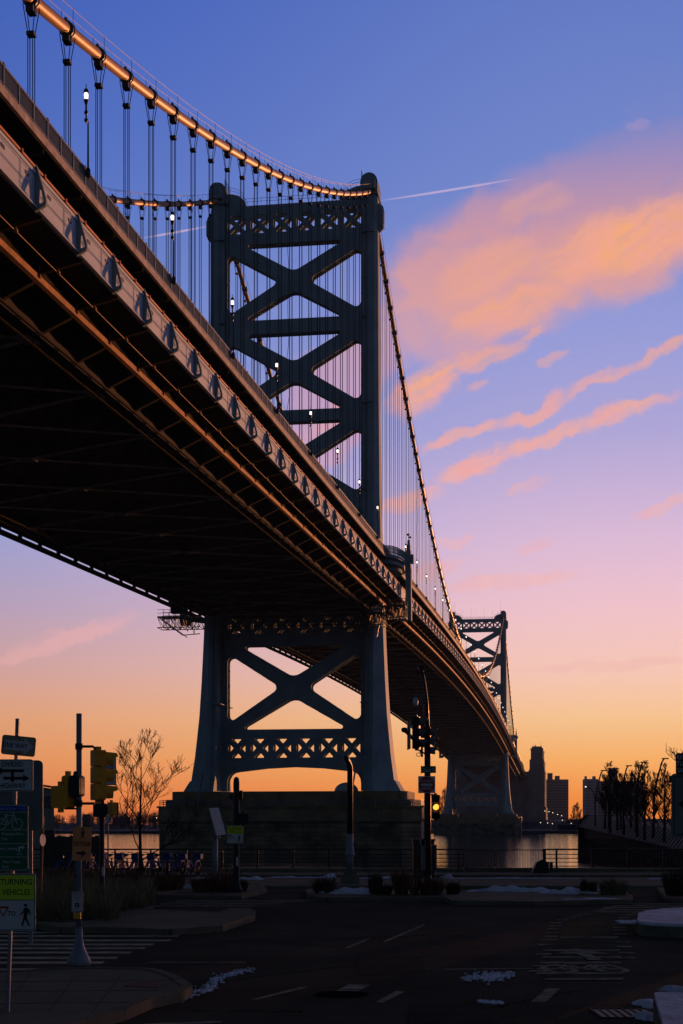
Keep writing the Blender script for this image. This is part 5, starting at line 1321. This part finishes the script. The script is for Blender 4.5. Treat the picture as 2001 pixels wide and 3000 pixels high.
# --- second signal post farther back, in the grass
Yp = 46.0; zb = ST+.15; px = Xat(298, Yp); r = empty('traffic_signal', (px, Yp, zb), 0, 'dark signal post in the grass with a one way sign near its top', 'traffic signal')
H = PZ(2215, Yp); m = MB(); m.tube([(0, 0, 0), (0, 0, .05), (0, 0, H)], [.16, .085, .07], 12); m.build('pole', 'darkpole', r, True)
z = LP(313, 2260, Yp); w, h = .6, .86; f = Face('signblack', 'lettering', .009); frame_art(f, w, h, .01, .012, .04); f.text('ONE', .0, .25, .26, .78).text('WAY', -.02, .03, .26, .78); arrow(f, -.22, -.22, .24, -.22, .09, .25, .16)
sign_panel(r, z[0], z[2], w, h, 'signwhite', [f], 0, 0, -.1, .04, 'white one way sign half hidden behind the signal head')
ped_signal(r, LP(294, 2374, Yp), 0, .43, .42, 'black'); o = ped_signal(r, LP(324, 2369, Yp), R(120), .36, .40); o.location.y = .25
z = LP(303, 2553, Yp); w, h = .08, .28; f = Face('signblack', 'lettering', .009).poly(rr(.05, .1, .01, 0, .06)); f.text('bus', 0, -.07, .04, 1)
m = MB(); q = MB(); q.prism(rr(w, h, .01), 0, .02); m.add([(a+z[0], -.1-c, b+z[2]) for a, b, c in q.v], q.f); m.build('small_plate', 'signwhite', r)
# --- thin posts
Yp = 58.; r = empty('sign_post', (Xat(316, Yp), Yp, ST+.1), 0, 'thin post with a small parking sign left of the bare tree', 'sign post'); zb = ST+.1; px = Xat(316, Yp)
m = MB(); m.box((0, 0, 1.6), (.045, .04, 3.2)); m.build('post', 'galv', r); z = LP(318, 2399, Yp); f = Face('signred', 'lettering', .009); frame_art(f, .25, .28, .005, .012, .02); f.seg((.03, -.08), (.09, .08), .05)
sign_panel(r, z[0], z[2], .25, .28, 'signwhite', [f], 0, 0, -.03)
Yp = 40.; px = Xat(119, Yp); r = empty('sign_post', (px, Yp, ST+.1), 0, 'thin leaning rusty post with a white disc seen nearly edge on', 'sign post'); zb = ST+.1
z0 = LP(123, 2393, Yp); m = MB(); m.bar((0, 0, 0), (z0[0]+.03, 0, z0[2]), .045); m.build('post', 'chord', r)
z = LP(125, 2461, Yp); m = MB(); m.lathe((0, 0, 0), [(.16, 0), (.16, .01)], 24); m.map(lambda v: Vector((v.x, -v.z, v.y*1.05))); o = m.build('sign_panel', 'signwhite', r); o.location = (z[0], -.04, z[2]); o.rotation_euler = (0, 0, R(72))
# --- solar panel sign
Yp = 57.; px = Xat(630, Yp); zb = ST+.12; r = empty('solar_panel_post', (px, Yp, zb), 0, 'grey post with a tilted white solar panel between the bikes and the dark signal post', 'solar panel')
H = LP(630, 2392, Yp)[2]; H2 = LP(630, 2452, Yp)[2]; m = MB(); m.tube([(0, 0, 0), (0, 0, H2)], .10, 10); m.tube([(0, 0, H2), (0, 0, H)], .045, 8); m.lathe((0, 0, H2-.03), [(.2, 0), (.2, .03)], 10); m.build('post', 'galv', r, True)
A = [LP(614, 2368, Yp), LP(637, 2366, Yp), LP(657, 2444, Yp), LP(634, 2448, Yp)]; m = MB()
m.add([(A[0][0], -.35, A[0][2]), (A[1][0], .1, A[1][2]), (A[2][0], .35, A[2][2]), (A[3][0], -.1, A[3][2]), (A[0][0]+.03, -.31, A[0][2]), (A[1][0]+.03, .14, A[1][2]), (A[2][0]+.03, .39, A[2][2]), (A[3][0]+.03, -.06, A[3][2])], [(0, 1, 2, 3), (4, 5, 6, 7), (0, 1, 5, 4), (1, 2, 6, 5), (2, 3, 7, 6), (3, 0, 4, 7)]); m.build('panel', 'signwhite', r)
# --- dark post with yield sign
Yp = 50.5; px = Xat(692, Yp); zb = ST+.12; r = empty('traffic_signal', (px, Yp, zb), 0, 'dark signal post with a small turning vehicles sign in front of the bridge pier', 'traffic signal')
H = LP(692, 2276, Yp)[2]; m = MB(); m.lathe((0, 0, 0), [(.24, 0), (.20, .12), (.13, .3), (.105, .5), (.10, 1.0), (.105, H-.2), (.09, H-.06), (.04, H)], 14); m.box((.16, .02, H-.62), (.10, .1, .32)); m.build('pole', 'black', r, True)
ped_signal(r, LP(711, 2399, Yp), R(6), .36, .36, 'black'); z = LP(689, 2445, Yp); turning_sign(r, z[0], z[2], .56, y=-.12, label='small turning vehicles yield sign')
m = MB(); z = LP(695, 2524, Yp); m.box((z[0], -.13, z[2]), (.07, .03, .3)); m.build('small_plate', 'signwhite', r)
# --- bent lamp post
Yp = 58.; px = Xat(1025, Yp); zb = ST+.12; r = empty('lamp_post', (px, Yp, zb), 0, 'tall post bent at the top, black above and grey below, on a footing', 'lamp post')
Z = lambda y: LP(1025, y, Yp)[2]
m = MB(); m.tube([(0, 0, .3), (0, 0, Z(2443))], .125, 12); m.lathe((0, 0, Z(2505)), [(.2, 0), (.16, .06), (.16, .2), (.14, .25)], 12); m.build('lower_pole', 'galv', r, True)
m = MB(); m.tube([(0, 0, Z(2443)), (0, 0, Z(2255)), (-.02, -.05, Z(2243)), (-.06, -.2, Z(2234)), (-.13, -.55, Z(2226)), (-.17, -.75, Z(2222))], [.115, .11, .11, .105, .10, .08], 12); m.build('upper_pole', 'black', r, True)
m = MB(); m.box((0, 0, .14), (.72, .72, .34)); m.box((0, 0, .38), (.5, .5, .2)); m.build('footing', 'concrete', r)
# --- right signal mast
Yp = 50.0; px = Xat(1252, Yp); zb = ST+.12; r = empty('traffic_signal', (px, Yp, zb), 0, 'dark signal mast with a lit amber signal and a do not enter sign', 'traffic signal')
Z = lambda y: LP(1252, y, Yp)[2]
m = MB(); m.tube([(0, 0, 0), (0, 0, Z(2129))], [.125, .10], 14); m.lathe((0, 0, 0), [(.24, 0), (.22, .1), (.15, .35), (.125, .6)], 14)
m.tube([(0, 0, Z(2129)), (-.02, 0, Z(2064)), (-.1, 0, Z(2000)), (-.17, -.0, Z(1967)), (-.2, 0, Z(1954))], [.07, .06, .05, .045, .04], 8)
for y in (2412, 2444, 2476, 2492): m.lathe((0, 0, Z(y)), [(.135, 0), (.135, .025)], 12)
m.build('pole', 'darkpole', r, True)
m = MB(); a = LP(1233, 1958, Yp); m.box((a[0], 0, a[2]), (.18, .3, .14)); m.box((a[0]-.1, 0, a[2]-.16), (.5, .1, .05)); m.box((a[0]+.05, 0, a[2]-.25), (.12, .12, .2)); m.build('detector', 'black', r)
m = MB(); a = LP(1241, 2140, Yp); b = LP(1240, 2068, Yp); c = LP(1229, 2036, Yp); d = LP(1217, 2034, Yp); m.tube([a, b, c, d, (d[0], 0, d[2]-.08)], .025, 6); CA = m.build('camera_arm', 'galv', r)
m = MB(); e = LP(1217, 2053, Yp); m.lathe((e[0], 0, e[2]-.13), [(.02, -.05), (.07, -.02), (.085, .06), (.09, .12), (.07, .2), (.03, .24)], 14); m.build('camera_dome', 'signwhite', CA, True)
signal_head(r, LP(1219, 2147, Yp), R(80), 1.08, None, 'black', 'signdim'); signal_head(r, LP(1252, 2172, Yp), R(84), .95, None, 'black', 'signdim')
for n_ in (0, 1):
    r.children and None
m = MB(); a = LP(1182, 2142, Yp); m.tube([LP(1252, 2190, Yp), (LP(1215, 2175, Yp)[0], -.3, Z(2172)), (a[0], -.6, a[2])], .06, 8); m.lathe((a[0], -.6, a[2]-.08), [(.06, 0), (.10, .05), (.10, .13), (.06, .16)], 10)
m.bar(LP(1252, 2212, Yp), LP(1212, 2190, Yp), .05); m.bar(LP(1232, 2160, Yp), LP(1252, 2160, Yp), .05); m.build('arm', 'black', r)
a = LP(1198, 2156, Yp); m = MB(); m.box((a[0], -.35, a[2]), (.035, .75, .9)); m.build('edge_on_sign', 'signwhite', r); m = MB(); m.box((a[0]-.05, -.35, a[2]), (.03, .8, .95)); m.build('edge_on_frame', 'black', r)
m = MB(); a = LP(1225, 2211, Yp); n = 16; m.tube([(a[0]+.07*math.cos(k*6.283/n), 0, a[2]+.06*math.sin(k*6.283/n)) for k in range(n+1)], .01, 4, False); m.bar((a[0]+.05, 0, a[2]+.04), (a[0]+.12, 0, a[2]+.25), .04); m.box((a[0]+.12, 0, a[2]+.1), (.07, .07, .35)); m.build('cable_loop', 'black', r)
z = LP(1255, 2255, Yp); w, h = .48, .235; f = Face('signwhite', 'lettering', .009).text('Race St', .01, -.02, .17, .86, False)
sign_panel(r, z[0], z[2], w, h, 'signgreen', [f], 0, 0, -.14, .03, 'green street name sign reading Race St')
m = MB(); a = LP(1236, 2255, Yp); m.box((a[0]-.03, -.1, a[2]), (.03, .05, .26)); m.build('bracket', 'black', r)
z = LP(1249, 2299, Yp); w = .57; f = Face('signred', 'red_disc', .008).disc(0, 0, .265); g2 = Face('signwhite', 'lettering', .0105).poly([(-.2, -.05), (.2, -.05), (.2, .035), (-.2, .035)]).text('DO NOT', 0, .115, .125, .84).text('ENTER', 0, -.135, .125, .9)
sign_panel(r, z[0], z[2], w, w, 'signwhite', [f, g2], 0, 0, -.14, .02, 'red and white do not enter sign')
signal_head(r, LP(1275.5, 2364, Yp), R(2), .83, 0, 'black', 'black')
m = MB(); m.tube([(0, 0, Z(2328)), (.2, 0, Z(2328)), (.27, 0, Z(2334))], .03, 6); m.build('arm', 'black', r)
m = MB(); a = LP(1240, 2505, Yp); m.box((a[0], 0, a[2]), (.13, .2, 1.0)); m.box((a[0]-.04, 0, a[2]+.45), (.14, .2, .22)); m.build('control_box', 'signdim', r)
m = MB(); a = LP(1271, 2512, Yp); m.box((a[0], 0, a[2]), (.16, .25, .84)); m.build('control_box', 'darkpole', r)
m = MB(); m.box((a[0]+.07, -.13, a[2]), (.03, .03, .84)); m.box((a[0], -.13, a[2]+.415), (.16, .03, .03)); m.build('box_edge', 'galv', r)
# --- cabinet behind the mast, street items on the promenade
c = Vector((Xat(1240, 64), 64, ST+.1)); m = MB(); m.box((0, 0, .8), (.9, .5, 1.6)); m.box((0, 0, 1.64), (1.0, .6, .08)); m.box((.25, -.26, .9), (.03, .03, 1.2)); o = m.build('utility_cabinet', 'darkpole'); o.location = c; tag(o, 'dark utility cabinet standing behind the right signal mast', 'cabinet')
# --- dark sign at the right edge
Yp = 19.; zb = ST; r = empty('sign_post', (Xat(2040, Yp), Yp, zb), 0, 'sign post at the right edge, rounded arrow sign under a black one', 'sign post'); px = Xat(2040, Yp)
m = MB(); m.box((0, .02, 1.9), (.06, .05, 3.8)); m.build('post', 'galv', r)
z = LP(2040, 2360, Yp); w, h = (2080-1963)/F*Yp*1.3, 186/F*Yp; f = Face('signblack', 'lettering', .009); frame_art(f, w, h, .03, .008, .04); arrow(f, .12, .02, -w/2+.09, .02, .09, .2, .12)
sign_panel(r, w/2+Xat(1963, Yp)-px, z[2], w, h, 'signdim', [f], 0, 0, -.06, .04, 'rounded grey sign with a black arrow pointing left')
z = LP(2040, 2238, Yp); w, h = .5, .27; f = Face('signwhite', 'lettering', .009).text('RIGHT', -.14, .08, .085, .8).text('TURN', -.15, .0, .085, .8).text('SIGNAL', -.115, -.085, .085, .8)
x0 = Xat(1976, Yp)-px; sign_panel(r, w/2+x0, z[2], w, h, 'signblack', [f], 0, 0, -.06, .02, 'black sign with white capitals')
m = MB(); q = MB(); q.prism([(x0-.005, z[2]-.13), (x0-.075, z[2]-.16), (x0-.085, z[2]-.24), (x0+.3, z[2]-.24), (x0+.3, z[2]-.13)], 0, .02); m.add([(a, c-.05, b) for a, b, c in q.v], q.f); m.build('bracket_plate', 'signblack', r)

# --- bike share dock and bikes
def bicycle():
    r = empty('bicycle'); tor = lambda m, cx, R1, r1: m.tube([(cx+R1*math.cos(k*2*math.pi/20), 0, .34+R1*math.sin(k*2*math.pi/20)) for k in range(21)], r1, 6, False)
    for cx in (-.52, .52):
        m = MB(); tor(m, cx, .315, .025); w = m.build('wheel', 'rubber', r)
        m = MB()
        for k in range(9): t = k*math.pi*2/9; m.bar((cx, 0, .34), (cx+.3*math.cos(t), 0, .34+.3*math.sin(t)), .006)
        m.tube([(cx, -.04, .34), (cx, .04, .34)], .03, 8); m.build('spokes', 'black', w)
    m = MB(); m.tube([(-.1, 0, .30), (.05, 0, .42), (.35, 0, .78), (.38, 0, .9)], [.05, .05, .04, .03], 8); m.tube([(-.1, 0, .3), (-.26, 0, .78)], .03, 8); m.tube([(-.1, 0, .3), (-.52, .0, .34)], .022, 6); m.tube([(-.52, 0, .34), (-.24, 0, .7)], .018, 6)
    m.tube([(.38, 0, .88), (.46, 0, .62), (.52, 0, .34)], .024, 6); m.build('frame', 'bikeblue', r)
    m = MB()
    for cx, a0, a1 in ((-.52, 20, 200), (.52, 10, 150)): m.tube([(cx+.36*math.cos(R(a0+(a1-a0)*k/8)), 0, .34+.36*math.sin(R(a0+(a1-a0)*k/8))) for k in range(9)], .035, 5)
    m.box((-.66, 0, .5), (.3, .03, .2)); m.build('mudguard', 'bikeblue', r)
    m = MB(); m.tube([(-.26, 0, .78), (-.3, 0, .93)], .014, 6); m.tube([(-.42, 0, .94), (-.3, 0, .96), (-.14, 0, .94)], [.07, .06, .02], 8); m.build('saddle', 'rubber', r)
    m = MB(); m.tube([(.3, -.30, 1.04), (.36, -.2, 1.06), (.38, 0, 1.0), (.36, .2, 1.06), (.3, .30, 1.04)], .016, 6); m.tube([(.38, 0, .88), (.38, 0, 1.0)], .02, 6); m.build('handlebar', 'rubber', r)
    m = MB(); m.prism([(.42, .72), (.72, .80), (.74, 1.02), (.42, 1.0)], -.17, .17); m.map(lambda v: Vector((v.x, v.z, v.y))); m.build('basket', 'bikeblue', r)
    m = MB(); m.tube([(-.1, -.1, .3), (-.1, .1, .3)], .06, 8); m.bar((-.1, .1, .3), (-.02, .12, .16), .02); m.bar((-.1, -.1, .3), (-.18, -.12, .44), .02); m.build('crank', 'black', r)
    return r
b0 = None; pos = ['leftmost docked blue bike, near the signal pole', 'second docked blue bike from the left', 'third docked blue bike from the left, just right of the signal pole', 'fourth docked blue bike, beside the second signal post', 'blue bike docked just left of the bare tree',
       'blue bike docked at the trunk of the bare tree', 'first docked blue bike right of the bare tree', 'second to last docked blue bike on the right', 'last docked blue bike at the right end of the dock']
for i, bx in enumerate((194, 243, 286, 334, 380, 425, 472, 522, 566)):
    o = b0 if i == 1 and False else (bicycle() if b0 is None else copy_tree(b0)); b0 = b0 or o
    o.location = (Xat(bx, 65.5), 65.5, ST+.12); o.rotation_euler = (0, 0, R(70+(i*37 % 13)-6)); tag(o, pos[i], 'bicycle', 'docked blue share bikes')
r = empty('bike_dock', (Xat(380, 66.6), 66.6, ST+.12), 0, 'low black docking rail behind the row of blue share bikes', 'bike dock')
m = MB(); L = Xat(600, 66.6)-Xat(160, 66.6); m.box((0, 0, .03), (L, .4, .05)); m.build('base_plate', 'black', r)
for k in range(10): m = MB(); x = -L/2+.3+k*(L-.6)/9; m.box((x, 0, .42), (.14, .18, .8)); m.box((x, -.02, .84), (.2, .26, .08)); m.build('dock_post', 'black', r)

# ------------------------------------------------------------------ the air over the river
hm = bpy.data.materials.new('morning_haze'); hm.use_nodes = True; t = hm.node_tree; t.nodes.clear()
v = t.nodes.new('ShaderNodeVolumePrincipled'); o_ = t.nodes.new('ShaderNodeOutputMaterial'); t.links.new(v.outputs[0], o_.inputs['Volume'])
v.inputs['Color'].default_value = (.22, .36, .75, 1); v.inputs['Density'].default_value = .00006; v.inputs['Anisotropy'].default_value = .2
m = MB(); m.box((0, 980, 64), (2240, 2100, 140)); h_ = m.build('haze', hm); h_['kind'] = 'stuff'
sc.cycles.volume_bounces = 0
